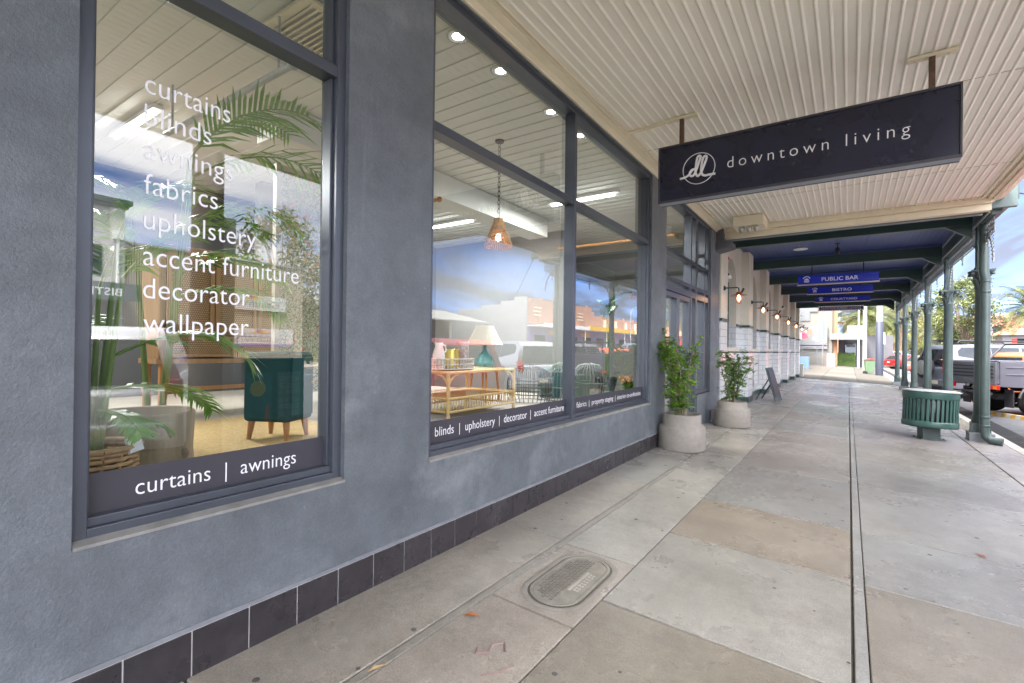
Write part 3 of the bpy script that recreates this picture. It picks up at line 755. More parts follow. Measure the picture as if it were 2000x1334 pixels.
dl = [(155, 766), (185, 758), (214, 740), (240, 706), (262, 697), (258, 704), (238, 704), (222, 724), (226, 745), (246, 742), (264, 706), (281, 655), (292, 622), (284, 612), (270, 628), (261, 690), (262, 730), (276, 746), (298, 716), (318, 665), (331, 625), (322, 614), (307, 632), (296, 690), (299, 728), (318, 742), (350, 736), (388, 730)]
m.tube([(q[0], FY - .002, q[1]) for q in spline([(lc[0] + LR * (x - 280) / 105, lc[1] + LR * (695 - (y + .18 * (x - 280))) / 101) for x, y in dl])], .0115, 8)
m.build('logo', M_['silver'], sg)
text('downtown living', M_['silver'], sg, (-.52, FY, -.655), (1, 0, 0), (0, 0, 1), width=1.40, size=.155, space=1.45, ext=.002, bold=-.012)

# ------------------------------------------------------------------ hotel
hot = thing('hotel_building', 'cream rendered hotel with white tiled dado, arched windows and green bands', 'hotel', (0, 0, 0))
HX = -.15
PIERS = [(10.80, 11.45), (14.15, 14.85), (17.45, 18.15), (20.85, 21.55), (24.15, 24.85), (27.45, 28.15), (30.15, 30.85)]
BAYS = [(PIERS[i][1], PIERS[i + 1][0]) for i in range(6)]
m = MB(); t_ = MB(); gr = MB(); sh = MB()
def arch_wall(mb, y0, y1, z0, z1, oy0, oy1, oz0, spring, x0, x1):
    # wall panel with an arched hole
    cy, r_ = (oy0 + oy1) / 2, (oy1 - oy0) / 2
    mb.box(x0, x1, y0, oy0, z0, z1); mb.box(x0, x1, oy1, y1, z0, z1)
    if oz0 > z0: mb.box(x0, x1, oy0, oy1, z0, oz0)
    poly = [(oy0, z1), (oy0, spring)] + [(cy - r_ * math.cos(t), spring + r_ * math.sin(t)) for t in [math.pi * k / 16 for k in range(1, 16)]] + [(oy1, spring), (oy1, z1)]
    for k in range(1, len(poly) - 2):
        a_, b_ = poly[k], poly[k + 1]
        mb.prism([(a_[0], a_[1]), (b_[0], b_[1]), (b_[0], z1), (a_[0], z1)], x0, x1, 'x')
for i, (y0, y1) in enumerate(BAYS):
    cy = (y0 + y1) / 2; w_ = .66
    arch_wall(m, y0, y1, 2.0, 4.2, cy - w_, cy + w_, 2.0, 2.92, HX - .3, HX)
    t_.box(HX - .3, HX, y0, cy - w_, 0, 2.0); t_.box(HX - .3, HX, cy + w_, y1, 0, 2.0); t_.box(HX - .3, HX, cy - w_, cy + w_, 0, 1.36)
    gr.box(HX, HX + .03, y0, cy - w_ - .01, 1.97, 2.03); gr.box(HX, HX + .03, cy + w_ + .01, y1, 1.97, 2.03)
    gr.box(HX, HX + .02, y0, y1, 1.30, 1.335); gr.box(HX, HX + .02, y0, y1, -.1, .14)
    m.box(HX, HX + .09, cy - w_ - .06, cy + w_ + .06, 1.345, 1.43)
    for q0, q1 in ((y0 + .18, cy - .1), (cy + .1, y1 - .18)):
        sh = MB()
        for a_, b_, c_, d_ in ((q0, q1, .3, .34), (q0, q1, 1.10, 1.14), (q0, q0 + .04, .34, 1.10), (q1 - .04, q1, .34, 1.10)): sh.box(HX, HX + .012, a_, b_, c_, d_)
        sh.build('dado_panel', M_['hshade'], hot)
for y0, y1 in PIERS:
    m.box(HX - .3, .03, y0, y1, 2.0, 4.2)
    t_.box(HX - .3, .03, y0, y1, 0, 2.0)
    gr.box(.03, .06, y0 - .03, y1 + .03, 1.97, 2.03); gr.box(HX + .03, .03, y0 - .03, y0, 1.97, 2.03)
    gr.box(.03, .045, y0 - .015, y1 + .015, 1.30, 1.335); gr.box(HX + .02, .03, y0 - .015, y0, 1.30, 1.335)
    gr.box(.03, .05, y0 - .02, y1 + .02, -.1, .14); gr.box(HX + .02, .03, y0 - .02, y0, -.1, .14)
m.box(HX - .3, .0, 10.79, 30.85, 4.2, 7.5)
m.build('wall', M_['hcream'], hot)
t_.build('tiled_dado', M_['htile'], hot)
gr.build('green_band', M_['green'], hot, bevel=.004)
for i, (y0, y1) in enumerate(BAYS):
    cy = (y0 + y1) / 2; w_ = .66
    f_ = MB(); xg = HX - .22
    f_.box(xg - .03, xg + .05, cy - w_, cy - w_ + .07, 1.36, 3.1); f_.box(xg - .03, xg + .05, cy + w_ - .07, cy + w_, 1.36, 3.1)
    f_.box(xg - .03, xg + .05, cy - w_ + .07, cy + w_ - .07, 2.28, 2.35); f_.box(xg - .03, xg + .05, cy - .03, cy + .03, 1.43, 2.28); f_.box(xg - .03, xg + .05, cy - w_ + .07, cy + w_ - .07, 1.36, 1.43)
    wn2 = f_.build('window', M_['green'], hot, bevel=.004)
    p = MB(); p.box(xg - .01, xg, cy - w_, cy + w_, 1.36, 3.62); p.build('pane', pm('dark_glass', (.02, .025, .03), .05, var=.05, spec=.8), wn2)
m = MB(); m.box(-10, -.46, 10.8, 30.84, -.3, 7.4); m.build('body', M_['hshade'], hot)

# fittings on the hotel wall
o = MB(); o.box(0, .07, -.06, .06, -.06, .06); o.lathe([(.045, 0), (.05, .03), (.02, .05)], (.07, 0, 0), 12, Matrix.Rotation(R(90), 4, 'Y'))
tag(o.build('alarm_siren', M_['red'], loc=(HX, 11.9, 3.44), bevel=.01), 'small red alarm siren high on the cream hotel wall', 'alarm siren')
for y, lb in ((11.95, 'white dome security camera below the red siren on the hotel wall'), (21.6, 'white security camera on a far hotel pier above the lamps')):
    cmr = thing('security_camera', lb, 'camera', (.0 if y > 12 else HX, y, 3.06), 0, 'security cameras on the hotel wall')
    m = MB(); m.box(0, .03, -.05, .05, -.05, .05); m.tube([(.03, 0, 0), (.07, 0, -.01)], .02, 8); m.build('mount', M_['white'], cmr)
    m = MB(); m.lathe([(.05, -.09), (.052, .06), (.045, .075)], (.10, -.02, -.01), 14, Matrix.Rotation(R(75), 4, 'X')); hs = m.build('housing', M_['white'], cmr)
    m = MB(); m.lathe([(.035, .0), (.025, .012), (1e-5, .014)], (.10, -.10, .012), 12, Matrix.Rotation(R(75), 4, 'X')); m.build('lens', M_['black'], hs)

# barn lamps along the hotel wall
def make_lamp(label):
    L = thing('wall_lamp', label, 'wall lamp', (0, 0, 0), 0, 'barn lamps along the hotel wall')
    m = MB(); m.lathe([(.055, 0), (.05, .02), (.02, .04)], (0, 0, .17), 14, Matrix.Rotation(R(90), 4, 'Y')); m.tube([(0, 0, .17), (.24, 0, .17), (.285, 0, .155), (.29, 0, .12), (.29, 0, .06)], .012, 8); m.tube([(.33, .04, .06), (.36, .07, .12), (.37, .08, .15)], .022, 8)
    m.build('arm', M_['black'], L)
    m = MB(); m.lathe([(.045, .075), (.055, .05), (.06, .03), (.16, .005), (.165, -.005), (.158, -.006), (.06, .02)], (.29, 0, 0), 24); m.build('shade', M_['copper'], L)
    m = MB(); m.lathe([(.058, .015), (.062, -.06), (.055, -.12), (.035, -.15), (1e-4, -.16)], (.29, 0, 0), 18); jar = m.build('glass_jar', M_['clear'], L)
    m = MB()
    for k in range(4):
        t = math.pi / 4 + k * math.pi / 2; c_, s_ = math.cos(t), math.sin(t)
        m.tube([(.29 + .066 * c_, .066 * s_, .01), (.29 + .069 * c_, .069 * s_, -.08), (.29 + .05 * c_, .05 * s_, -.15), (.29, 0, -.175)], .0035, 5)
    m.build('cage', M_['copper'], L)
    m = MB(); m.lathe([(.012, .02), (.026, -.04), (.03, -.065), (.02, -.09), (1e-4, -.1)], (.29, 0, 0), 12); m.build('bulb', M_['bulb'], L)
    return L
ly = [11.05, 14.6, 17.65, 21.2, 24.5, 27.8, 30.5]
ll = ['caged copper barn lamp on the hotel pier nearest the shop', 'caged copper barn lamp between the first two arched windows', 'caged copper barn lamp just past the second arched window', 'middle copper barn lamp, fourth along the hotel wall from the shop', 'fifth copper barn lamp along the hotel wall from the shop', 'copper barn lamp second from the far hotel corner', 'copper barn lamp on the far corner pier of the hotel']
l0 = make_lamp(ll[0]); l0.location = (.03, ly[0], 2.50)
for y, lb in zip(ly[1:], ll[1:]): dup(l0, (.03, y, 2.50), None, lb)

# ------------------------------------------------------------------ hotel verandah
ver = thing('hotel_verandah', 'hotel verandah roof with navy lining, dark green beams and iron lace frieze', 'verandah', (0, 0, 0))
CY = [11.95, 15.45, 19.1, 22.7, 26.35, 30.1]
m = MB()
for k in range(40):
    x0 = -.10 + k * .105
    if x0 < 4.0: m.prism([(x0, 3.965), (x0 + .004, 3.958), (x0 + .101, 3.958), (x0 + .105, 3.965), (x0 + .105, 3.99), (x0, 3.99)], 10.70, 30.5)
m.build('lining', M_['navy'], ver)
m = MB(); m.box(-.1, 4.35, 10.70, 30.6, 4.05, 4.10); m.build('roof_sheet', M_['steel'], ver)
m = MB(); m.box(-.10, 3.98, 10.70, 10.84, 3.62, 3.955); m.box(3.98, 4.36, 10.70, 10.80, 3.66, 4.02); m.build('front_beam', M_['greyg'], ver, bevel=.006)
m = MB(); m.box(-.10, 3.98, 10.845, 10.87, 3.60, 3.63); m.build('beam_trim', M_['lite'], ver)
for y in CY:
    m = MB(); m.box(HX + .02, 4.02, y - .07, y + .07, 3.66, 3.955)
    m.prism([(3.65, 3.66), (4.02, 3.66), (4.02, 3.42)], y - .05, y + .05)
    bm_ = m.build('beam', M_['green'], ver, bevel=.008)
    m = MB(); m.box(HX + .02, 4.0, y - .095, y - .072, 3.90, 3.955); m.box(HX + .02, 4.0, y + .072, y + .095, 3.90, 3.955); m.build('cover_strip', M_['navy'], bm_)
m = MB(); m.box(4.08, 4.22, 10.86, 30.5, 3.60, 3.955); m.box(4.23, 4.40, 10.82, 30.6, 3.80, 4.04); m.build('edge_beam', M_['greyg'], ver, bevel=.008)
m = MB(); m.box(4.05, 4.078, 10.86, 30.5, 3.63, 3.66); m.box(4.05, 4.078, 10.86, 30.5, 3.92, 3.95); m.build('edge_trim', M_['lite'], ver)
lace = pm('iron_lace', (.30, .33, .34), .5, var=.1)
def frieze(y0, y1):
    m = MB(); X = 4.15; z1, z0 = 3.595, 3.33
    m.box(X - .012, X + .012, y0, y1, z1 - .02, z1); m.box(X - .01, X + .01, y0, y1, z0 + .07, z0 + .085); m.box(X - .01, X + .01, y0, y1, z1 - .10, z1 - .088)
    n_ = int((y1 - y0) / .12); st = (y1 - y0) / n_
    for k in range(n_):
        a_ = y0 + k * st
        for u, v in (((a_, z1 - .02), (a_ + st, z1 - .09)), ((a_ + st, z1 - .02), (a_, z1 - .09)), ((a_, z1 - .10), (a_ + st / 2, z0 + .085)), ((a_ + st / 2, z0 + .085), (a_ + st, z1 - .10)), ((a_ + st / 2, z1 - .10), (a_, z0 + .085)), ((a_ + st, z0 + .085), (a_ + st / 2, z1 - .10))):
            m.tube([(X, *u), (X, *v)], .006, 4, False, False)
        m.tube([(X, a_ + st / 2 + (st / 2) * math.cos(t), z0 + .07 - .06 * math.sin(t)) for t in [math.pi * j / 5 for j in range(6)]], .008, 4, False, False)
    yc = (y0 + y1) / 2
    m.lathe([(.012, .30), (.022, .22), (.012, .14), (.03, .08), (.012, .03), (.02, -.03), (1e-4, -.07)], (X, yc, z0 - .10), 8)
    for e, d in ((y0, 1), (y1, -1)):           # corner brackets down the columns
        pts = [(X, e + d * (.06 + .5 * t * t), z0 + .07 - .55 * (1 - t) ** 1.5 ) for t in [k / 10 for k in range(11)]]
        m.tube(pts, .012, 5, False, False)
        for k in range(1, 10):
            p_ = pts[k]; m.tube([p_, (X, e + d * .05, p_[2] + .04)], .006, 4, False, False); m.sphere((X, p_[1] + d * .02, p_[2] - .015), .022, 4)
    return m.build('lace_frieze', lace, ver)
ce = [10.9] + CY
for a_, b_ in zip(ce, ce[1:]): frieze(a_ + .1, b_ - .1)

def make_column(label):
    co = thing('verandah_column', label, 'column', (0, 0, 0), 0, 'iron columns of the hotel verandah')
    m = MB(); m.box(-.17, .17, -.17, .17, -.06, .15); m.build('plinth_block', pm('block_grey', (.23, .25, .26), .7, var=.15), co, bevel=.012)
    m = MB()
    m.box(-.125, .125, -.125, .125, .15, .32)
    m.lathe([(.12, .32), (.125, .36), (.11, .39), (.118, .42), (.10, .45), (.098, .47)], n=20)
    m.lathe([(.096, .47), (.09, 1.5), (.082, 2.68), (.095, 2.70), (.095, 2.73), (.084, 2.75)], n=20)
    m.build('shaft', M_['greyg'], co)
    m = MB(); m.lathe([(.084, 2.74), (.09, 2.88), (.12, 2.98), (.13, 3.0)], n=16)
    for row, (zb, h, n_, r0) in enumerate(((2.75, .13, 8, .088), (2.83, .16, 8, .094))):
        for k in range(n_):
            t = 2 * math.pi * (k + row * .5) / n_; c_, s_ = math.cos(t), math.sin(t)
            P = lambda u, r, z: (r * c_ - u * s_, r * s_ + u * c_, z)
            L_ = [(.028, r0, zb), (.034, r0 + .012, zb + h * .5), (.026, r0 + .035, zb + h * .85), (.012, r0 + .065, zb + h), (.006, r0 + .07, zb + h * .88)]
            vs = [P(-u, r, z) for u, r, z in L_] + [P(0, r + .012, z) for u, r, z in L_] + [P(u, r, z) for u, r, z in L_]
            q = len(L_); m.add(vs, [(i, i + 1, q + i + 1, q + i) for i in range(q - 1)] + [(q + i, q + i + 1, 2 * q + i + 1, 2 * q + i) for i in range(q - 1)])
    m.prism([(-.16, -.16), (0, -.135), (.16, -.16), (.135, 0), (.16, .16), (0, .135), (-.16, .16), (-.135, 0)], 3.0, 3.035, 'z')
    for sx in (-1, 1):
        for sy in (-1, 1): m.sphere((sx * .13, sy * .13, 2.965), .034, 6)
    m.build('capital', pm('capital_paint', (.10, .135, .13), .5, var=.5, scale=30, dirt=.5, dirtcol=(.03, .045, .042)), co)
    m = MB(); m.box(-.075, .075, -.075, .075, 3.035, 3.80); m.box(-.09, .09, -.09, .09, 3.035, 3.09); m.build('upper_post', M_['greyg'], co, bevel=.008)
    return co
cl = ['grey green iron column nearest the shop, beside the downpipe', 'iron verandah column directly behind the green litter bin, second from the shop', 'third iron verandah column from the shop', 'fourth iron verandah column from the shop', 'fifth iron verandah column, next to last', 'farthest iron verandah column by the wheelie bin and pole']
c0 = make_column(cl[0]); c0.location = (4.15, CY[0], gz(4.15))
for y, lb in zip(CY[1:], cl[1:]): dup(c0, (4.15, y, gz(4.15)), None, lb)
# downpipe by the first column
dp = thing('downpipe', 'round grey green downpipe with elbow foot in front of the first verandah column', 'downpipe', (4.155, 11.64, gz(4.155)))
m = MB(); m.tube([(-.02, 0, 3.95), (-.02, 0, 2.95), (.0, 0, 2.85), (.0, 0, .22), (.015, -.01, .12), (.07, -.03, .06), (.22, -.08, .05)], .066, 18); m.build('pipe', M_['greyg'], dp)
for z in (2.62, 2.80, .45, .30):
    m = MB(); m.lathe([(.068, -.02), (.073, -.018), (.073, .018), (.068, .02)], (0, 0, z), 18); m.build('collar', M_['greyg'], dp)

# signs hung from the beams
def emblem(m, cx, cz, r, y):
    ribbon(m, [(cx + r * math.cos(t), cz + .1 * r + r * math.sin(t)) for t in [R(20) + R(140) * k / 14 for k in range(15)]], r * .28, y, closed=False)
    dome = [(cx - .62 * r, cz - .05 * r)] + [(cx + .62 * r * math.cos(t), cz - .05 * r + .55 * r * math.sin(t)) for t in [math.pi - math.pi * k / 12 for k in range(13)]]
    m.prism(dome, y - .002, y, 'y')
    m.prism([(cx - .75 * r, cz - .32 * r), (cx + .75 * r, cz - .32 * r), (cx + .75 * r, cz - .14 * r), (cx - .75 * r, cz - .14 * r)], y - .002, y, 'y')
    m.prism([(cx - .62 * r, cz - .75 * r), (cx + .62 * r, cz - .75 * r), (cx + .72 * r, cz - .42 * r), (cx - .72 * r, cz - .42 * r)], y - .002, y, 'y')
def blue_sign(body, label, x0, x1, y, zt, zb, par_z=3.66, tx=None, tw=None):
    w = x1 - x0; h = zt - zb
    s_ = thing('verandah_sign', label, 'sign', ((x0 + x1) / 2, y, par_z), 0, 'blue signs under the verandah')
    t, b_ = zt - par_z, zb - par_z
    m = MB(); m.box(-w / 2, w / 2, -.04, .04, b_, t); m.build('board', M_['blue'], s_)
    m = MB(); m.box(-w / 2 - .015, w / 2 + .015, -.06, .06, b_ - .022, b_); m.build('sill_strip', pm('brass_strip', (.50, .40, .33), .4, metal=.3), s_)
    m = MB(); emblem(m, -w / 2 + .20, (t + b_) / 2, h * .36, -.0405); m.build('emblem', M_['vinyl'], s_)
    for q in (-.32, .32):
        m = MB(); m.tube([(q * w, 0, t), (q * w, 0, 0)], .014, 6); m.build('rod', M_['black'], s_)
    text(body, M_['vinyl'], s_, (tx if tx is not None else -.25, -.0405, (t + b_) / 2 - h * .21), (1, 0, 0), (0, 0, 1), width=tw, size=h * .60, ext=.002, bold=.012)
blue_sign('PUBLIC BAR', 'blue hanging sign reading PUBLIC BAR, nearest of the blue signs', 1.06, 2.82, 15.40, 3.395, 3.165, tx=-.34, tw=.80)
blue_sign('BISTRO', 'blue hanging sign reading BISTRO below the PUBLIC BAR sign', 1.07, 2.82, 19.05, 3.48, 3.27, tx=-.19, tw=.52)
blue_sign('COURTYARD', 'blue hanging sign reading COURTYARD below the BISTRO sign', 1.10, 2.86, 22.65, 3.50, 3.30, tx=-.36, tw=.84)
ls = thing('bulb_sign', 'navy sign edged with small bulbs reading OUTDOOR PLAYERS LOUNGE', 'sign', (1.90, 26.3, 3.66))
m = MB(); m.box(-.85, .85, -.04, .04, -.46, -.24); m.build('board', M_['dblue'], ls)
m = MB()
for k in range(20):
    for z in (-.262, -.438): m.sphere((-.81 + k * 1.62 / 19, -.045, z), .011, 5)
for z in (-.32, -.38):
    for q in (-.83, .83): m.sphere((q, -.045, z), .011, 5)
m.build('bulbs', M_['ylamp'], ls)
for q in (-.5, .5):
    m = MB(); m.tube([(q, 0, -.24), (q, 0, 0)], .014, 6); m.build('rod', M_['black'], ls)
text('OUTDOOR PLAYERS LOUNGE', M_['vinyl'], ls, (-.74, -.0405, -.385), (1, 0, 0), (0, 0, 1), width=1.48, size=.115, ext=.002)
# spots and ceiling speakers
for x, y, lb in ((1.93, 11.35, 'black spotlight under the first verandah bay with amber glow'), (1.97, 14.1, 'black spotlight under the second verandah bay above the PUBLIC BAR sign')):
    sp = thing('ceiling_spotlight', lb, 'spotlight', (x, y, 3.955), 0, 'black spotlights under the verandah')
    m = MB(); m.lathe([(.05, -.015), (.05, 0)], n=14); m.tube([(0, 0, -.015), (0, 0, -.10)], .012, 6); m.build('stem', M_['black'], sp)
    m = MB(); m.lathe([(.042, -.10), (.048, -.105), (.05, -.25), (.044, -.255), (.04, -.20)], n=16); m.build('barrel', M_['black'], sp)
    m = MB(); m.lathe([(.04, -.235), (1e-4, -.235)], n=14); m.build('bulb', M_['ylamp'], sp)
for x, y, lb in ((1.16, 12.4, 'flat white ceiling disc in the nearest navy verandah bay'), (1.18, 14.4, 'flat white ceiling disc in front of the second dark green beam')):
    m = MB(); m.lathe([(.16, -.012), (.165, 0)], n=24); m.lathe([(.14, -.016), (.15, -.012)], n=24)
    tag(m.build('ceiling_disc', M_['white'], loc=(x, y, 3.955)), lb, 'ceiling speaker', 'white discs in the verandah lining')
# ------------------------------------------------------------------ footpath objects
def leaf(mb, p, d, up, L, w, fold=.3):
    d = Vector(d).normalized(); s_ = d.cross(Vector(up))
    if s_.length < 1e-4: s_ = d.orthogonal()
    s_.normalize(); n_ = s_.cross(d)
    p = Vector(p)
    a_ = p + d * L * .35; b_ = p + d * L
    mb.add([p, a_ + s_ * w / 2 + n_ * w * fold, b_, a_ - s_ * w / 2 + n_ * w * fold, a_ + d * L * .05 - n_ * 0], [(0, 1, 4), (1, 2, 4), (2, 3, 4), (3, 0, 4)])
def planter(label, plab, loc, H, rim, seed, mat, spread, nst, rotz=0):
    pt = thing('concrete_planter', label, 'planter', loc, rotz, 'round concrete planters by the shop door')
    m = MB(); m.lathe([(.30, 0), (.315, .02), (.31, .30), (.305, .33), (.255, .345), (.252, rim), (.235, rim + .012), (.215, rim - .005), (.21, rim - .10), (1e-4, rim - .10)], n=48)
    m.build('pot', M_['pot'], pt)
    m = MB(); m.lathe([(.209, rim - .055), (.1, rim - .035), (1e-4, rim - .03)], n=24); m.build('soil', M_['soil'], pt)
    sh_ = thing('potted_shrub', plab, 'shrub', (loc[0], loc[1], loc[2] + rim - .04), rotz, 'leafy shrubs in the concrete planters')
    rr = random.Random(seed); br = MB(); lf = MB()
    for k in range(nst):
        a_ = rr.uniform(0, 6.28); b0 = Vector((.09 * math.cos(a_) * rr.random(), .09 * math.sin(a_) * rr.random(), 0))
        top = Vector((spread * rr.uniform(.2, 1) * math.cos(a_ + rr.uniform(-.5, .5)), spread * rr.uniform(.2, 1) * math.sin(a_ + rr.uniform(-.5, .5)), H * rr.uniform(.62, 1.0)))
        pts = [b0 + (top - b0) * t + Vector((math.sin(t * 5 + k) * .03, math.cos(t * 4 + k) * .03, 0)) + Vector((0, 0, .12 * math.sin(math.pi * t))) for t in [i / 9 for i in range(10)]]
        br.tube(pts, [.008 * (1 - .7 * i / 9) + .002 for i in range(10)], 5)
        for t in range(1, 10):
            for _ in range(rr.choice((2, 2, 3))):
                aa = rr.uniform(0, 6.28); el = rr.uniform(-.5, .8)
                tw = Vector((math.cos(aa) * math.cos(el), math.sin(aa) * math.cos(el), math.sin(el))) * rr.uniform(.06, .20) * (1.15 - .5 * t / 10)
                e = pts[t] + tw; e.z = max(e.z, -.06)
                br.tube([pts[t], pts[t] + tw * .5 + Vector((0, 0, .01)), e], [.003, .0022, .0015], 3, False)
                for q in range(rr.choice((4, 5, 6))):
                    pp = pts[t] + tw * rr.uniform(.35, 1.05); a2 = rr.uniform(0, 6.28); e2 = rr.uniform(-.6, .6)
                    leaf(lf, pp, (math.cos(a2) * math.cos(e2), math.sin(a2) * math.cos(e2), math.sin(e2)), (rr.uniform(-.4, .4), rr.uniform(-.4, .4), 1), rr.uniform(.055, .10), rr.uniform(.028, .045), rr.uniform(.05, .3))
    br.build('stems', M_['bark'], sh_); lf.build('foliage', mat, sh_, fix=False)
planter('round concrete planter nearest the camera holding the bushier bright green shrub', 'bushy bright green shrub in the concrete planter by the shop door', (.30, 6.98, gz(.30)), 1.26, .475, 5, M_['leafA'], .34, 19)
planter('round concrete planter farther along beside the A-frame, holding the airier shrub', 'airy darker green shrub in the second concrete planter', (.45, 9.72, gz(.45)), .98, .44, 12, M_['leafB'], .38, 13)

bn = thing('litter_bin', 'round dark green slatted litter bin on a single post at the kerb', 'litter bin', (3.38, 11.30, gz(3.38)), R(20))
m = MB(); m.box(-.13, .13, -.10, .10, .008, .22); m.box(-.19, .19, -.16, .16, -.004, .012)
for sx in (-.16, .16):
    for sy in (-.13, .13): m.lathe([(.016, .01), (.016, .03)], (sx, sy, 0), 6)
m.build('pedestal', M_['greyg'], bn, bevel=.006)
drum = Matrix.Rotation(R(2.5), 4, 'Y')
def tl_(o): o.rotation_euler = (R(-1.5), R(2.5), 0); return o
m = MB(); m.lathe([(.30, .215), (.385, .22), (.392, .245), (.392, .30), (.385, .325), (.355, .33), (.33, .30), (.30, .26)], n=40); tl_(m.build('bottom_ring', M_['binG'], bn))
m = MB(); m.lathe([(.36, .70), (.385, .705), (.392, .725), (.394, .80), (.395, .825), (.35, .83), (.34, .70)], n=40); tl_(m.build('top_ring', M_['binG'], bn))
for k in range(36):
    t = 2 * math.pi * k / 36; m = MB(); c_, s_ = math.cos(t), math.sin(t)
    m.obox((.372 * c_, .372 * s_, .515), (-.019 * s_, .019 * c_, 0), (.011 * c_, .011 * s_, 0), (0, 0, .205)); tl_(m.build('slat', M_['binG'], bn, bevel=.004))
m = MB(); m.lathe([(.30, .22), (.335, .23), (.335, .80), (.32, .80)], n=32); m.build('liner', M_['black'], bn)
m = MB(); m.lathe([(.13, .845), (.15, .872), (.30, .868), (.40, .850), (.418, .835), (.40, .826), (.14, .835)], n=40); tl_(m.build('lid', M_['binlid'], bn))

af = thing('a_frame_board', 'dark green folding A-frame chalkboard standing open on the footpath', 'A-frame sign', (.42, 15.35, gz(.42)), R(-8))
bg_ = pm('board_green', (.055, .085, .085), .55, var=.2, scale=5)
m = MB(); m.obox((.08, 0, .46), (.014, 0, .004), (0, .31, 0), (-.13, 0, .455)); m.build('panel', bg_, af, bevel=.006)
m = MB()
for s_ in (-.27, .27): m.tube([(.03, s_, .62), (-.30, s_, .02)], .018, 6)
m.tube([(-.20, -.27, .20), (-.20, .27, .20)], .014, 6); m.build('rear_leg', pm('leg_dark', (.05, .06, .075), .5), af)
m = MB(); m.obox((.096, 0, .50), (.004, 0, .001), (0, .27, 0), (-.105, 0, .37)); m.build('chalkboard', M_['black'], af)

wb = thing('wheelie_bin', 'green wheelie bin with a red lid beside the pale pole', 'wheelie bin', (3.42, 42.7, gz(3.4)), R(100))
m = MB(); pr = [(-.24, .08), (.24, .08), (.30, .95), (-.30, .95)]
m.add([(-.22, -.20, .06), (.22, -.20, .06), (.22, .22, .06), (-.22, .22, .06), (-.28, -.32, .98), (.28, -.32, .98), (.28, .30, .98), (-.28, .30, .98)], [(0, 3, 2, 1), (4, 5, 6, 7), (0, 1, 5, 4), (1, 2, 6, 5), (2, 3, 7, 6), (3, 0, 4, 7)])
m.build('tub', pm('bin_olive', (.12, .19, .11), .6), wb, bevel=.02)
m = MB(); m.prism([(-.36, .985), (.33, .985), (.30, 1.03), (-.05, 1.08), (-.33, 1.05)], -.31, .31, 'x'); m.build('lid', pm('bin_red', (.42, .05, .05), .5), wb, bevel=.01)
for s_ in (-.23, .23):
    m = MB(); m.lathe([(.1, -.03), (.1, .03)], (s_, .24, .1), 16, Matrix.Rotation(R(90), 4, 'Y')); m.build('wheel', M_['black'], wb)

def pole(name, label, cat, loc, H, r0, r1, mat, sheath=None, extra=None):
    p_ = thing(name, label, cat, loc)
    m = MB(); m.tube([(0, 0, -.2), (0, 0, H * .5), (0, 0, H)], [r0, (r0 + r1) / 2, r1], 14); m.build('shaft', mat, p_)
    if sheath:
        m = MB(); m.lathe([(r0 + .02, -.1), (r0 + .02, sheath), (r0, sheath + .01)], n=14); m.build('sheath', M_['navyp'], p_)
    return p_
p1 = pole('utility_pole', 'pale utility pole with dark sheath round its foot beyond the verandah', 'pole', (3.92, 41.2, gz(3.9)), 11, .20, .16, M_['palec'], 3.6)
m = MB(); m.box(.12, .30, -.1, .1, 2.1, 2.9); m.build('meter_box', M_['palec'], p1)
p2 = pole('street_pole', 'slim pale street pole behind the wheelie bin', 'pole', (3.35, 52, gz(3.3)), 9, .17, .14, M_['palec'])
p3 = pole('flag_pole', 'thin white pole behind the palm trunk far down the footpath', 'pole', (3.0, 58, gz(3)), 8, .07, .06, M_['white'])
p4 = pole('utility_pole', 'thick brown timber power pole at the kerb opposite the curtains window, seen in its glass', 'pole', (4.72, 3.12, -.25), 10.5, .20, .16, M_['timber'])
m = MB(); m.box(-.06, .08, .18, .34, .1, 3.35); m.build('cable_guard', M_['steel'], p4)
m = MB(); m.box(-.08, .08, -1.2, 1.2, 9.3, 9.45); [m.lathe([(.03, 9.45), (.05, 9.5), (.03, 9.6)], (0, q, 0), 8) for q in (-1.1, -.4, .4, 1.1)]; m.build('crossarm', M_['timber'], p4)
for i, (a_, b_, lb) in enumerate((((4.72, 2.02, 9.35), (5.2, 60, 9.0), 'overhead wire running along the kerb from the timber pole'), ((4.36, 11.0, 3.95), (30, 46, 7.0), 'thin service wire sloping from the verandah corner across the street'), ((8.0, 90, 6.6), (80, 62, 7.6), 'upper wire across the sky beside the right palm'), ((8.0, 90, 4.7), (80, 62, 5.4), 'lower wire across the sky beside the right palm'))):
    a_, b_ = Vector(a_), Vector(b_); m = MB()
    m.tube([a_ + (b_ - a_) * t - Vector((0, 0, 1.0 * math.sin(math.pi * t) * (b_ - a_).length / 60)) for t in [k / 16 for k in range(17)]], .018 if i > 1 else .012, 5)
    tag(m.build('overhead_wire', M_['black']), lb, 'wire')

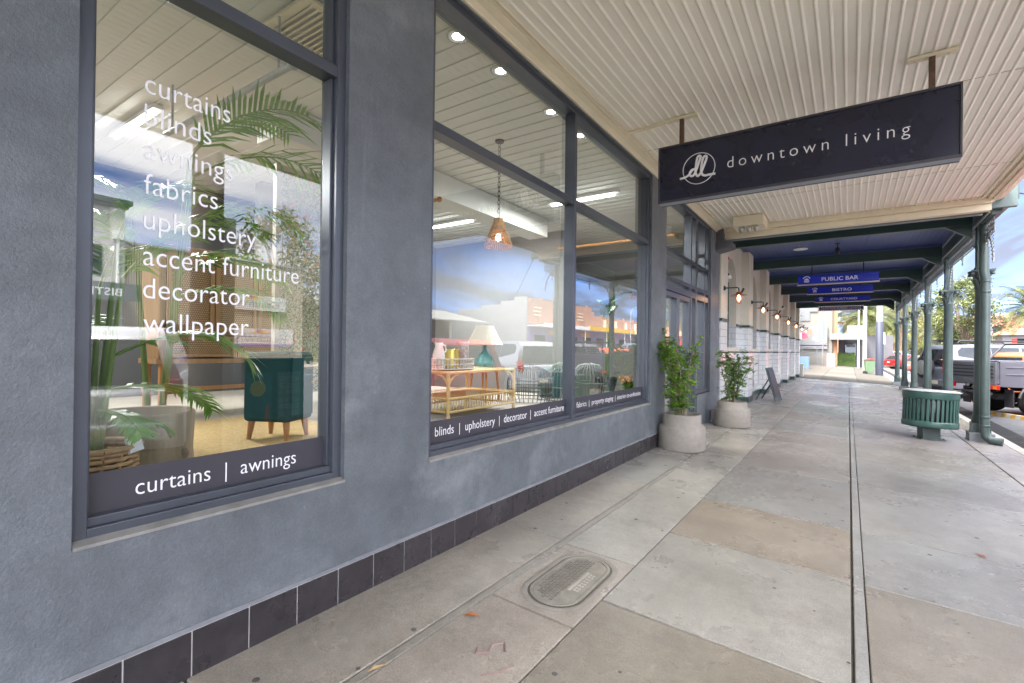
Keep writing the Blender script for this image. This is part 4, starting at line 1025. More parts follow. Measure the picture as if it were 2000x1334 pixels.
# ------------------------------------------------------------------ vehicles  (local: rear bumper at x=0, nose +x, z up)
M_['tyre'] = pm('tyre', (.02, .02, .021), .8, var=.2, scale=12)
M_['rim'] = pm('alloy', (.45, .46, .48), .35, metal=.7, var=.08)
M_['cglass'] = pm('car_glass', (.016, .020, .026), .04, var=.05, spec=.7)
M_['trim'] = pm('black_trim', (.022, .022, .025), .55, var=.1)
M_['tail'] = pm('tail_light', (.42, .012, .012), .15, var=.05, spec=.6)
M_['amber'] = pm('amber_light', (.60, .16, .02), .2)
M_['head'] = pm('head_light', (.55, .57, .6), .12, metal=.4)
M_['plate'] = pm('number_plate', (.62, .60, .48), .5)
def paint(name, col, metal=.0): return pm(name, col, .32, metal=metal, var=.03, scale=1, coat=.6, spec=.5)
def wheel(par, x, y, r, w, name='wheel', rim=None):
    s_ = 1 if y > 0 else -1
    Mx = Matrix.Rotation(R(-90) * s_, 4, 'X')
    m = MB(); m.lathe([(r * .62, -w / 2), (r * .93, -w / 2), (r, -w * .36), (r, w * .36), (r * .93, w / 2), (r * .62, w / 2)], (x, y, r), 28, Mx)
    t_ = m.build(name, M_['tyre'], par)
    m = MB(); m.lathe([(r * .62, w * .46), (r * .57, w * .40), (r * .55, w * .2), (r * .16, w * .3), (r * .14, w * .42), (1e-4, w * .42)], (x, y, r), 28, Mx)
    for k in range(6):
        t = k * math.pi / 3; a_ = Mx @ Vector((r * .36 * math.cos(t), r * .36 * math.sin(t), w * .33)); d_ = Mx @ Vector((r * .2 * math.cos(t), r * .2 * math.sin(t), w * .04)); e_ = Mx @ Vector((-r * .07 * math.sin(t), r * .07 * math.cos(t), 0)); n_ = Mx @ Vector((0, 0, w * .06))
        m.obox(Vector((x, y, r)) + a_, d_, e_, n_)
    m.build('rim', rim or M_['rim'], t_)
def arch_low(L, wheels, zb, r):
    pts = []
    for cx, rr, zc in wheels:
        a0 = math.asin(min(1, max(-1, (zb - zc) / rr)))
        pts += [(cx + rr * math.cos(math.pi - a0 + (-(math.pi - 2 * a0)) * k / 12), zc + rr * math.sin(math.pi - a0 + (-(math.pi - 2 * a0)) * k / 12)) for k in range(13)]
    return pts
class Body:
    def __init__(s, W, zbelt, wr, zroof): s.W, s.zb, s.wr, s.zr = W, zbelt, wr, zroof
    def hw(s, z): return s.W / 2 if z <= s.zb else s.W / 2 - .02 - (s.W / 2 - s.wr / 2) * (z - s.zb) / (s.zr - s.zb)
def slab_body(poly, hwf, ins=.05, drop=.03):
    # side-profile polygon -> rounded body
    cx = sum(p[0] for p in poly) / len(poly); cz = sum(p[1] for p in poly) / len(poly); n = len(poly)
    m = MB(); rows = []
    for f_, sh_ in ((-1, 1), (-.90, .25), (-.5, 0), (.5, 0), (.90, .25), (1, 1)):
        row = []
        for x, z in poly:
            dx_, dz_ = x - cx, z - cz; l_ = math.hypot(dx_, dz_) or 1
            k = sh_ * drop
            row.append((x - dx_ / l_ * k, f_ * hwf(z), z - dz_ / l_ * k))
        rows.append(row)
    vs = [v for r_ in rows for v in r_]
    fs = [(j * n + i, j * n + (i + 1) % n, (j + 1) * n + (i + 1) % n, (j + 1) * n + i) for j in range(len(rows) - 1) for i in range(n)]
    m.add(vs, fs, True); m.add(rows[0], [tuple(range(n))]); m.add(rows[-1], [tuple(range(n))[::-1]])
    return m
def side_win(par, pts, B, name='side_window', mat=None):
    for s_ in (-1, 1):
        m = MB(); n = len(pts)
        m.add([(x, s_ * (B.hw(z) + .006), z) for x, z in pts] + [(x, s_ * (B.hw(z) - .03), z) for x, z in pts], [tuple(range(n)), tuple(range(n, 2 * n))[::-1]] + [(i, n + i, n + (i + 1) % n, (i + 1) % n) for i in range(n)])
        m.build(name, mat or M_['cglass'], par)
def end_win(par, a, b, B, name, t0=.08, t1=.94, k=.90, out=.012):
    # window on the sloping face between profile points a (low) and b (high)
    a, b = Vector((a[0], 0, a[1])), Vector((b[0], 0, b[1])); p, q = a + (b - a) * t0, a + (b - a) * t1
    d_ = (b - a).normalized(); nn = Vector((-d_.z, 0, d_.x)) 
    if nn.z < 0: nn = -nn
    m = MB(); hp, hq = B.hw(p.z) * k, B.hw(q.z) * k
    p_, q_ = p + nn * out, q + nn * out
    m.add([(p_.x, -hp, p_.z), (p_.x, hp, p_.z), (q_.x, hq, q_.z), (q_.x, -hq, q_.z), (p.x, -hp, p.z), (p.x, hp, p.z), (q.x, hq, q.z), (q.x, -hq, q.z)], [(0, 1, 2, 3), (0, 4, 5, 1), (1, 5, 6, 2), (2, 6, 7, 3), (3, 7, 4, 0)])
    m.build(name, M_['cglass'], par)
def make_car(label, cat, mat, loc, head, kind='suv', spare=False, rack=False, plate=True, group=None, two=None, name='parked_car'):
    c = thing(name, label, cat, loc, head, group)
    if kind == 'suv':
        L, W, zb, zr, r = 4.75, 1.90, 1.04, 1.86, .385
        low = [(.04, .50), (0, .62), (.02, .96), (.07, 1.05), (3.45, 1.08), (4.45, 1.02), (4.66, .90), (4.74, .66), (4.70, .42)]
        gh = [(.08, 1.03), (.24, 1.70), (.40, 1.83), (.9, 1.86), (2.5, 1.85), (2.75, 1.80), (3.66, 1.05)]
        wh = (.98, 3.75)
        sw = [[(.62, 1.09), (.44, 1.24), (.46, 1.62), (.60, 1.74), (1.46, 1.75), (1.46, 1.09)], [(1.49, 1.09), (1.49, 1.75), (2.32, 1.74), (2.32, 1.09)], [(2.40, 1.09), (2.40, 1.74), (2.66, 1.72), (3.44, 1.10)]]
    elif kind == 'hatch':
        L, W, zb, zr, r = 4.25, 1.76, .96, 1.48, .32
        low = [(.05, .42), (0, .55), (.03, .90), (.10, .98), (2.95, .98), (3.95, .86), (4.18, .72), (4.24, .52), (4.20, .30)]
        gh = [(.10, .96), (.42, 1.36), (.62, 1.45), (1.3, 1.48), (2.0, 1.46), (2.2, 1.41), (3.15, .96)]
        wh = (.82, 3.36)
        sw = [[(.55, 1.02), (.72, 1.33), (1.20, 1.37), (1.20, 1.02)], [(1.28, 1.02), (1.28, 1.37), (2.08, 1.36), (2.80, 1.02)]]
    else:   # sedan
        L, W, zb, zr, r = 4.7, 1.80, .95, 1.46, .33
        low = [(.05, .42), (0, .58), (.04, .92), (.14, .99), (.8, 1.0), (3.3, .97), (4.4, .86), (4.62, .72), (4.69, .5), (4.64, .28)]
        gh = [(.60, .97), (1.15, 1.36), (1.35, 1.44), (1.9, 1.46), (2.4, 1.44), (2.6, 1.40), (3.5, .96)]
        wh = (.98, 3.76)
        sw = [[(1.05, 1.02), (1.36, 1.34), (1.85, 1.36), (1.85, 1.02)], [(1.93, 1.02), (1.93, 1.36), (2.5, 1.35), (3.1, 1.02)]]
    B = Body(W, zb, W * .74, zr)
    z0 = low[-1][1]
    bot = arch_low(L, [(wh[0], r + .07, r), (wh[1], r + .07, r)], max(.25, r * .7), r)
    poly = low + [(low[-1][0] - .05, max(.25, r * .7))] + bot[::-1] + [(.10, max(.25, r * .7))]
    body = slab_body(poly, B.hw).build('body', mat, c)
    cab = slab_body(gh, B.hw, drop=.02).build('roof', mat, c)
    for k, q in enumerate(sw): side_win(c, q, B)
    end_win(c, gh[0], gh[1], B, 'rear_window', .10, .96, .84)
    end_win(c, gh[-1], gh[-2], B, 'windscreen', .06, .96, .90)
    m = MB(); hwz = W / 2 - .06
    for s_ in (-1, 1):
        m = MB(); zt = low[2][1]
        m.box(-.012, .16, s_ * (W / 2 - .21) - .085, s_ * (W / 2 - .21) + .20 * (s_ > 0) + .085 * (s_ < 0) - .0, zt - .34 + (.0), zt - .02) if False else m.obox((.09, s_ * (W / 2 - .11), zt - .17 + (.22 if kind == 'suv' else .03)), (.105, 0, 0), (0, .095, 0), (0, 0, .16 if kind == 'suv' else .09))
        m.build('tail_light', M_['tail'], c, bevel=.02)
        m = MB(); m.obox((L - .16, s_ * (W / 2 - .24), low[-4][1] - .02 if kind != 'sedan' else .74), (.13, 0, 0), (0, .17, 0), (0, 0, .075)); m.build('headlight', M_['head'], c, bevel=.02)
        m = MB(); xm = gh[-1][0] - .62; m.obox((xm, s_ * (W / 2 + .09), zb + .10), (.05, 0, 0), (0, .11, 0), (0, 0, .075)); m.build('mirror', mat, c, bevel=.03)
        for k in range(len(sw)):
            m = MB(); x_ = sw[k][-1][0] - (.1 if k < len(sw) - 1 else .5); m.obox((x_ + .02, s_ * (W / 2 + .008), zb - .10), (.09, 0, 0), (0, .018, 0), (0, 0, .014)); m.build('door_handle', mat, c)
    m = MB(); m.obox((.0, 0, .50), (.07, 0, 0), (0, W / 2 - .07, 0), (0, 0, .12)); m.build('rear_bumper', mat if kind != 'suv' else mat, c, bevel=.04)
    m = MB(); m.obox((L - .02, 0, .45), (.07, 0, 0), (0, W / 2 - .12, 0), (0, 0, .13)); m.build('front_bumper', mat, c, bevel=.04)
    if plate:
        m = MB(); m.obox((-.075 if not spare else -.08, -.0 if not spare else -.45, .52 if kind == 'suv' else .72), (.006, 0, 0), (0, .18, 0), (0, 0, .06)); m.build('number_plate', M_['plate'], c)
    for x in wh:
        for s_ in (-1, 1): wheel(c, x, s_ * (W / 2 - .12), r, .23)
    m = MB(); m.box(.2, L - .2, -W / 2 + .3, W / 2 - .3, .22, .42); m.build('underbody', M_['trim'], c)
    if spare:
        Mx = Matrix.Rotation(R(-90), 4, 'Y'); m = MB(); m.lathe([(.22, -.10), (.36, -.10), (.385, -.06), (.385, .08), (.35, .11), (.26, .12)], (-.14, -.10 + .05, 1.02), 28, Mx); sp_ = m.build('spare_wheel', M_['tyre'], c)
        m = MB(); m.lathe([(.27, .115), (.26, .135), (.05, .145), (1e-4, .145)], (-.14, -.05, 1.02), 28, Mx); m.build('cover', pm('spare_cover', (.30, .31, .29), .5, var=.2), sp_)
    if rack:
        m = MB()
        for s_ in (-.62, .62): m.tube([(.55, s_, 1.90), (.6, s_, 1.97), (2.75, s_, 1.97), (2.85, s_, 1.90)], .022, 6)
        for k in range(7): m.box(.65 + k * .33, .72 + k * .33, -.62, .62, 1.955, 1.985)
        m.box(.5, 1.2, -.5, .5, 1.99, 2.03)
        m.build('roof_rack', M_['trim'], c)
    return c
HD = math.atan2(.42, .9)
def bay(y0, x0=5.5): return (x0, y0)
def place(near, width): # near rear corner (right side in local terms is -y) -> origin at rear centre
    n_ = Vector((-math.sin(HD), math.cos(HD))); p = Vector(near) + n_ * width / 2
    return (p.x, p.y, rz(p.x + 1.5))
silver = paint('silver_paint', (.15, .165, .20), .25); whitep = paint('white_car_paint', (.62, .63, .65)); redp = paint('red_car_paint', (.26, .015, .015)); orange = paint('orange_red_paint', (.62, .10, .035)); charc = paint('charcoal_paint', (.13, .125, .15), .35)
make_car('silver four wheel drive with rear spare wheel and roof rack behind the column', 'four wheel drive', silver, place((5.15, 23.9), 1.9), HD, 'suv', True, True, name='parked_suv').scale = (1.06, 1.05, 1.07)
make_car('orange red crossover between the dark ute and the silver four wheel drive', 'crossover', orange, place((6.5, 20.7), 1.8), HD, 'suv').scale = (.93, .95, .90)
make_car('white wagon parked at the kerb opposite the curtains window, seen in its glass', 'wagon', whitep, place((5.55, 1.15), 1.9), HD, 'suv', name='parked_suv')
make_car('dark red wagon seen only in the reflection above the rattan table', 'wagon', redp, place((5.6, 8.5), 1.9), HD, 'suv', name='parked_suv')
make_car('silver wagon seen only in the window glass beside the dark ute', 'wagon', paint('silver_wagon', (.34, .36, .40), .25), place((6.45, 13.3), 1.9), HD, 'suv', name='parked_suv')
make_car('bright red hatchback far down the kerb past the pole, the farther one', 'hatchback', redp, (5.6, 62.5, -.3), R(28), 'hatch')
make_car('faded red hatchback far down the kerb between the last two columns', 'hatchback', paint('faded_red', (.60, .10, .08)), (6.2, 50.0, -.3), R(26), 'hatch')
make_car('white wagon farthest down the kerb, above the wheelie bin lid', 'wagon', whitep, (5.0, 74.0, -.3), R(30), 'suv', name='parked_suv')
make_car('silver sedan parked far behind the red cars', 'sedan', silver, (8.4, 66.0, -.28), R(25), 'sedan')
make_car('dark sedan on the opposite kerb under the yellow shop awning', 'sedan', charc, (26.5, 52, -.26), R(200), 'sedan')

# poster stand by the kerb
ps = thing('poster_stand', 'dark upright poster stand by the kerb, mirrored over the teal cabinet', 'poster stand', (3.80, 3.50, gz(3.8)))
m = MB(); m.box(-.10, .10, -.42, .42, .16, 1.36); m.build('cabinet', pm('stand_dark', (.012, .022, .028), .5, var=.2), ps, bevel=.02)
for q in (-.30, .30):
    m = MB(); m.box(-.06, .06, q - .04, q + .04, -.02, .16); m.build('leg', M_['black'], ps)
m = MB(); m.box(-.106, -.101, -.36, -.04, .42, 1.18); pa = m.build('poster', pm('poster_blue', (.03, .07, .13), .5, var=.5, scale=6), ps)
m = MB(); m.lathe([(.10, 0), (.10, .003)], (-.107, -.22, .98), 20, Matrix.Rotation(R(-90), 4, 'Y')); m.build('yellow_disc', pm('poster_yellow', (.45, .36, .06), .5), pa)
m = MB(); m.prism([(-.14, .50), (-.05, .50), (-.08, .78), (-.12, .74)], -.1085, -.1065, 'x'); m.build('red_shape', pm('poster_red', (.35, .05, .03), .5), pa)
m = MB(); m.box(-.106, -.101, .04, .36, .42, 1.18); pb = m.build('poster', pm('poster_grey', (.10, .12, .13), .5, var=.4, scale=9), ps)
m = MB(); rr_ = random.Random(6); [m.box(-.1085, -.1065, .06 + i * .072, .06 + i * .072 + .06, .60 + j * .09, .60 + j * .09 + .075) for i in range(4) for j in range(6)]; m.build('photo_grid', pm('photo_print', (.16, .20, .22), .5, var=.6, scale=14), pb)

# the ute
def make_ute(near):
    u_ = thing('parked_ute', 'dark lifted ute with ribbed tailgate, tow bar and mesh frame behind the cab', 'ute', place(near, 1.78), HD)
    W, r = 1.78, .43
    tub = MB(); hw = W / 2
    # tub: floor, sides, headboard
    for s_ in (-1, 1):
        y0, y1 = sorted((s_ * (hw - .06), s_ * hw)); 
        bot = [(p[0], p[1]) for p in arch_low(2, [(.98, r + .09, r)], .80, r)]
        tub.prism([(.03, .82), (.03, 1.50), (2.02, 1.50), (2.02, .60), (1.6, .60)] + [p for p in bot[::-1] if p[1] > .60] , y0, y1)
        tub.box(.0, 2.02, min(s_ * hw, s_ * (hw - .09)), max(s_ * hw + s_ * .012, s_ * (hw - .09)), 1.502, 1.535)
    tub.box(.06, 2.0, -hw + .06, hw - .06, .84, .90); tub.box(1.96, 2.02, -hw + .06, hw - .06, .90, 1.50)
    tub.build('tub', charc, u_, bevel=.012)
    m = MB(); 
    for s_ in (-1, 1):
        for z in (1.16, 1.36): m.box(.15, 1.9, min(s_ * hw, s_ * (hw + .014)), max(s_ * hw, s_ * (hw + .014)), z - .015, z + .015)
    m.build('side_rib', charc, u_, bevel=.006)
    tg = MB(); tg.box(-.03, .025, -hw + .07, hw - .07, .86, 1.49)
    tg_ = tg.build('tailgate', pm('tailgate_grey', (.13, .135, .155), .38, metal=.3, var=.1, spec=.5), u_, bevel=.012)
    m = MB()
    for z in (1.08, 1.18, 1.28, 1.38): m.box(-.042, -.031, -hw + .14, hw - .14, z - .018, z + .018)
    m.build('rib', M_['trim'], tg_, bevel=.005)
    text('TOYOTA', pm('raised_lettering', (.24, .245, .27), .4, metal=.3), tg_, (-.034, .30, .93), (0, -1, 0), (0, 0, 1), width=.60, size=.12, ext=.006, bold=.01)
    for s_ in (-1, 1):
        m = MB(); m.obox((-.02, s_ * (hw - .11), .80), (.035, 0, 0), (0, .13, 0), (0, 0, .065)); t_ = m.build('tail_light', M_['tail'], u_, bevel=.012)
        m = MB(); m.obox((-.058, s_ * (hw - .06), .80), (.004, 0, 0), (0, .055, 0), (0, 0, .05)); m.build('indicator', M_['amber'], t_)
    m = MB(); m.tube([(-.12, -.8, .62), (-.12, .8, .62)], .045, 8); m.tube([(-.12, 0, .62), (.3, 0, .60)], .05, 8); m.box(-.30, -.10, -.05, .05, .50, .56); m.sphere((-.27, 0, .60), .028, 8); m.tube([(-.1, -.45, .62), (.3, -.45, .68)], .03, 6); m.tube([(-.1, .45, .62), (.3, .45, .68)], .03, 6)
    m.build('tow_bar', M_['trim'], u_)
    m = MB(); m.obox((-.17, .34, .56), (.006, 0, 0), (0, .18, 0), (0, 0, .06)); m.build('number_plate', M_['plate'], u_)
    # cab
    B = Body(W, 1.38, W * .80, 1.98)
    low = [(2.06, .58), (2.06, 1.38), (3.55, 1.38), (4.75, 1.30), (4.95, 1.16), (4.98, .75), (4.90, .55)]
    bot = arch_low(5, [(4.15, r + .10, r)], .58, r)
    slab_body(low + bot[::-1], B.hw).build('body', charc, u_)
    gh = [(2.08, 1.36), (2.18, 1.86), (2.30, 1.96), (2.8, 1.98), (3.1, 1.94), (3.72, 1.36)]
    slab_body(gh, B.hw, drop=.02).build('roof', charc, u_)
    side_win(u_, [(2.32, 1.43), (2.38, 1.85), (3.00, 1.86), (3.46, 1.43)], B)
    end_win(u_, gh[0], gh[1], B, 'rear_window', .15, .95, .80); end_win(u_, gh[-1], gh[-2], B, 'windscreen', .08, .95, .90)
    for s_ in (-1, 1):
        m = MB(); m.obox((3.55, s_ * (hw + .13), 1.52), (.04, 0, 0), (0, .10, 0), (0, 0, .11)); m.build('mirror', M_['trim'], u_, bevel=.02)
        m = MB(); m.obox((4.90, s_ * (hw - .22), 1.05), (.08, 0, 0), (0, .12, 0), (0, 0, .10)); m.build('headlight', M_['head'], u_, bevel=.02)
        # rear guard flare and mud flap
        m = MB()
        pts = [(.98 + (r + .11) * math.cos(t), r + (r + .11) * math.sin(t)) for t in [R(10) + R(160) * k / 10 for k in range(11)]]
        m.tube([(x, s_ * (hw + .015), z) for x, z in pts], .035, 6); m.build('guard_flare', M_['trim'], u_)
        m = MB(); m.box(.34, .36, s_ * (hw - .16) - .14, s_ * (hw - .16) + .14, .25, .75); m.build('mud_flap', M_['trim'], u_)
        for x in (.98, 4.15): wheel(u_, x, s_ * (hw - .10), r, .29)
    m = MB(); m.box(.3, 4.7, -.45, .45, .45, .60); m.box(.3, 4.8, -.1, .1, .40, .55); m.build('chassis', M_['trim'], u_)
    # mesh frame behind the cab
    m = MB()
    for s_ in (-1, 1): m.tube([(.95, s_ * .84, 1.53), (1.35, s_ * .82, 2.02), (1.98, s_ * .80, 2.06), (2.02, s_ * .84, 1.53)], .03, 8)
    for x, z in ((1.35, 2.02), (1.98, 2.06)): m.tube([(x, -.82, z), (x, .82, z)], .03, 8)
    cg = m.build('roll_frame', M_['trim'], u_)
    m = MB()
    for k in range(17): m.tube([(2.0, -.78 + k * .0975, 1.55), (1.99, -.78 + k * .0975, 2.04)], .006, 4, False)
    for k in range(6): m.tube([(2.0, -.80, 1.58 + k * .085), (2.0, .80, 1.58 + k * .085)], .006, 4, False)
    m.build('mesh_screen', M_['steel'], cg)
    return u_
make_ute((5.42, 17.6)).scale = (1, 1, .945)
# striped wheel stops
ws = stripe_mat('stop_stripe', (.22, .215, .205), (.26, .14, .015), 1, .30, .7)
def stop(x, y, lb):
    s_ = thing('wheel_stop', lb, 'wheel stop', (x, y, rz(x)), HD, 'striped wheel stops in the parking bays')
    m = MB(); m.prism([(-.08, -.02), (.08, -.02), (.055, .10), (-.055, .10)], -.85, .85); m.build('bar', ws, s_, bevel=.01)
    for q in (-.86, .86):
        m = MB(); m.prism([(-.085, -.02), (.085, -.02), (.06, .102), (-.06, .102)], q - .05, q + .05); m.build('end_cap', M_['navyp'], s_)
for x, y, lb in ((5.72, 17.75, 'yellow and white striped wheel stop under the dark ute'), (6.15, 22.4, 'striped wheel stop behind the orange red crossover'), (6.10, 25.6, 'striped wheel stop under the silver four wheel drive'), (6.1, 3.6, 'striped wheel stop under the white wagon, seen in the window glass'), (6.1, 9.8, 'striped wheel stop under the dark red wagon, seen in the window glass')): stop(x, y, lb)

# ------------------------------------------------------------------ trees
def frond(mb, base, az, el, L, droop, nl, ll, w, rr, rach=None, rw=.02):
    p = Vector(base); d = Vector((math.cos(az) * math.cos(el), math.sin(az) * math.cos(el), math.sin(el))); pts = [p.copy()]
    n = 12
    for i in range(n):
        e = el - droop * ((i + 1) / n) ** 1.5
        p = p + Vector((math.cos(az) * math.cos(e), math.sin(az) * math.cos(e), math.sin(e))) * L / n; pts.append(p.copy())
    (rach or mb).tube(pts, [rw * (1 - .8 * i / n) for i in range(n + 1)], 4, False)
    side = Vector((-math.sin(az), math.cos(az), 0))
    for k in range(nl):
        t = .12 + .88 * k / nl; i = min(int(t * n), n - 1); f_ = t * n - i; q = pts[i].lerp(pts[i + 1], f_); tg = (pts[i + 1] - pts[i]).normalized()
        l_ = ll * (math.sin(math.pi * (.12 + .80 * t)) ** .7) * rr.uniform(.85, 1.1)
        for s_ in (-1, 1):
            dd = (side * s_ * .85 + tg * .62 + Vector((0, 0, rr.uniform(-.05, .25)))).normalized()
            dn = Vector((0, 0, -1)); a_ = q + dd * l_ * .5 + dn * l_ * .03; b_ = q + dd * l_ + dn * l_ * rr.uniform(.15, .32)
            wv = tg * w
            mb.add([q - wv * .5, q + wv * .5, a_ + wv * .6, a_ - wv * .6, b_], [(0, 1, 2, 3), (3, 2, 4)])
M_['palmleaf'] = leaf_mat('palm_leaf', (.035, .055, .014), (.15, .165, .045), .5, .5, .2)
M_['palmtrunk'] = pm('palm_trunk', (.22, .15, .09), .95, var=.4, scale=9, bump=.8, bscale=14)
def palm(label, loc, H, L, nf, seed, r=.28):
    p_ = thing('palm_tree', label, 'palm tree', loc, 0, 'palms along the street'); rr = random.Random(seed)
    m = MB(); m.tube([(0, 0, -.3), (0, 0, H * .5), (0, 0, H * .85), (0, 0, H)], [r * 1.15, r * .9, r * .95, r * 1.3], 14)
    for k in range(int(H * 16)):
        z = H - k / 16; a_ = k * 2.4; m.obox((r * 1.0 * math.cos(a_), r * 1.0 * math.sin(a_), z), (.05 * math.cos(a_), .05 * math.sin(a_), .06), (-.06 * math.sin(a_), .06 * math.cos(a_), 0), (.01, 0, .05))
    m.build('trunk', M_['palmtrunk'], p_)
    m = MB()
    for k in range(nf):
        t = (k + .5) / nf; el = R(80) - R(112) * t; frond(m, (0, 0, H), k * 2.399, el, L * rr.uniform(.85, 1.1), R(70) * rr.uniform(.7, 1.1), 34, L * .22, .045, rr, rw=.03)
    m.build('crown', M_['palmleaf'], p_, fix=False)
    return p_
def tree(label, loc, H, rad, seed, mat, nl=3500, ls=.28, trunk=.25, zlow=.35, name='gum_tree', group=None, cl=26):
    t_ = thing(name, label, 'tree', loc, 0, group); rr = random.Random(seed)
    b = MB(); f_ = MB(); fork = Vector((0, 0, H * zlow))
    b.tube([(0, 0, -.3), (rr.uniform(-.1, .1), rr.uniform(-.1, .1), H * zlow * .5), fork], [trunk, trunk * .8, trunk * .65], 10)
    cs = []
    for k in range(cl):
        a_ = k * 2.399 + rr.uniform(-.3, .3); z = zlow + (1 - zlow) * ((k + .5) / cl) ** .85; q = math.sin(math.pi * min(1, max(.10, (z - zlow * .75) / (1.06 - zlow * .75)))) ** .6
        rd = rad * q * rr.uniform(.45, 1.05)
        c_ = Vector((rd * math.cos(a_), rd * math.sin(a_), z * H)); cs.append((c_, rad * rr.uniform(.20, .36)))
        mid = fork.lerp(c_, .55) + Vector((0, 0, .06 * H))
        b.tube([fork + Vector((0, 0, -.02 * k / cl)), mid, c_], [trunk * .35, trunk * .2, trunk * .05], 5, False)
    for k in range(nl):
        c_, r_ = cs[k % cl]; v = Vector((rr.gauss(0, 1), rr.gauss(0, 1), rr.gauss(0, .8))); v = v.normalized() * r_ * rr.random() ** .42
        a2, e2 = rr.uniform(0, 6.28), rr.uniform(-1.1, .7)
        leaf(f_, c_ + v, (math.cos(a2) * math.cos(e2), math.sin(a2) * math.cos(e2), math.sin(e2)), (rr.uniform(-1, 1), rr.uniform(-1, 1), 1), ls * rr.uniform(.7, 1.3), ls * rr.uniform(.35, .6), .1)
    b.build('trunk', M_['bark'], t_); f_.build('crown', mat, t_, fix=False)
    return t_
lg = leaf_mat('gum_leaf', (.05, .075, .025), (.20, .22, .07), .35, .5, .2)
ly_ = leaf_mat('yellow_leaf', (.10, .11, .03), (.28, .24, .07), .5, .5, .25)
lp = leaf_mat('paperbark_leaf', (.06, .065, .02), (.24, .19, .07), .5, .5, .2)
palm('date palm over the footpath end with a dark fibrous trunk, behind the pole', (3.6, 66, -.2), 5.6, 3.6, 54, 1, .30)
palm('feathery palm at the right edge of the street under the wires', (15.6, 62, -.2), 5.7, 3.1, 50, 2, .28)
palm('low palm behind the second column with a leaning crown', (10.6, 70, -.2), 3.6, 3.2, 48, 3, .3)
palm('palm seen between the far columns, its crown against the sky', (7.6, 78, -.2), 8.6, 4.2, 50, 4, .3)
palm('distant palm left of the second column, lower than its neighbours', (7.9, 92, -.2), 5.0, 3.6, 44, 5, .3)
tree('tall rounded gum tree right of the second column', (11.6, 66, -.2), 8.7, 2.7, 21, lg, 11000, .26, .20, .22, cl=46)
tree('broad pale green street tree behind the verandah columns', (8.4, 105, -.2), 9.0, 6.0, 22, ly_, 8000, .38, .3, .18, cl=34)
tree('yellowish street tree farther down the street between poles', (5.0, 112, -.2), 8.4, 5.0, 23, ly_, 4200, .38, .3, .15, cl=30)
tree('dense low street tree behind the parked cars', (13.0, 110, -.2), 7.6, 5.5, 24, lg, 4200, .38, .3, .12, cl=30)
tree('far green tree closing the street view', (1.5, 128, -.2), 9.0, 6.5, 26, ly_, 3800, .45, .3, .12, cl=30)
# ------------------------------------------------------------------ inside the shop
ZF = .60
wood = pm('cabinet_oak', (.36, .21, .10), .5, var=.25, scale=5, stretch=(6, 6, .6), bump=.1, bscale=30)
wood2 = pm('warm_timber', (.42, .20, .07), .45, var=.25, scale=5, stretch=(6, 6, .6))
rattan = pm('rattan', (.62, .43, .19), .5, var=.2, scale=30)
cane = brick_mat('cane_weave', (.42, .28, .15), (.48, .33, .18), (.18, .11, .06), .022, .022, .004, 'xy', .7, .8, .3)
def lamp_light(name, kind, loc, energy, parent, size=(1.1, .08), spot=R(95)):
    d = bpy.data.lights.new(name, kind); d.energy = energy; d.color = (1, .97, .92)
    if kind == 'AREA': d.shape = 'RECTANGLE'; d.size, d.size_y = size
    if kind == 'SPOT': d.spot_size = spot; d.shadow_soft_size = .05
    o = bpy.data.objects.new(name, d); C.objects.link(o); o.parent = parent; o.location = loc
    return o
for x, y, lb in ((-4.22, 2.06, 'bright fluorescent tube light on the ceiling above the wardrobe, behind the word blinds'), (-4.16, 7.13, 'fluorescent tube light on the ceiling deep behind the rattan table window'), (-1.31, 7.05, 'fluorescent tube light near the glass, crossing the window mullion'), (-4.2, -1.0, 'fluorescent tube light on the ceiling near the hidden end wall')):
    t = thing('tube_light', lb, 'tube light', (x, y, 3.786), 0, 'tube lights on the shop ceiling')
    m = MB(); m.box(-.62, .62, -.045, .045, -.045, 0); m.build('batten', M_['white'], t)
    m = MB(); m.tube([(-.55, 0, -.065), (.55, 0, -.065)], .02, 8); m.build('tube', M_['tubeL'], t)
    lamp_light('tube_glow', 'AREA', (0, 0, -.10), 8.5, t)
for y, lb in ((2.91, 'round downlight at the top left of the wide window, nearest the camera'), (3.48, 'round downlight, second from the left behind the wide window'), (4.37, 'round downlight just left of the upper window mullion'), (5.03, 'round downlight just right of the upper window mullion')):
    t = thing('downlight', lb, 'downlight', (-.335, y, 3.79), 0, 'downlights along the shop window')
    m = MB(); m.lathe([(.045, -.004), (.06, -.012), (.088, -.010), (.092, 0)], n=24); m.build('rim', pm('chrome_rim', (.55, .58, .62), .25, metal=.6), t)
    m = MB(); m.lathe([(.046, -.005), (1e-4, -.006)], n=20); m.build('lens', M_['led'], t)
    lamp_light('down_glow', 'SPOT', (0, 0, -.03), 1.6, t)
t = thing('ceiling_vent', 'cream square air vent in the shop ceiling at the top of the curtains window', 'air vent', (-1.2, 2.25, 3.79))
m = MB(); m.box(-.30, .30, -.28, -.22, -.03, 0); m.box(-.30, .30, .22, .28, -.03, 0); m.box(-.30, -.24, -.22, .22, -.03, 0); m.box(.24, .30, -.22, .22, -.03, 0); m.build('frame', M_['cream'], t, bevel=.004)
m = MB()
for k in range(9): m.obox((0, -.19 + k * .047, -.018), (.24, 0, 0), (0, .018, .010), (0, -.001, .002))
m.build('louvre', M_['cream'], t)
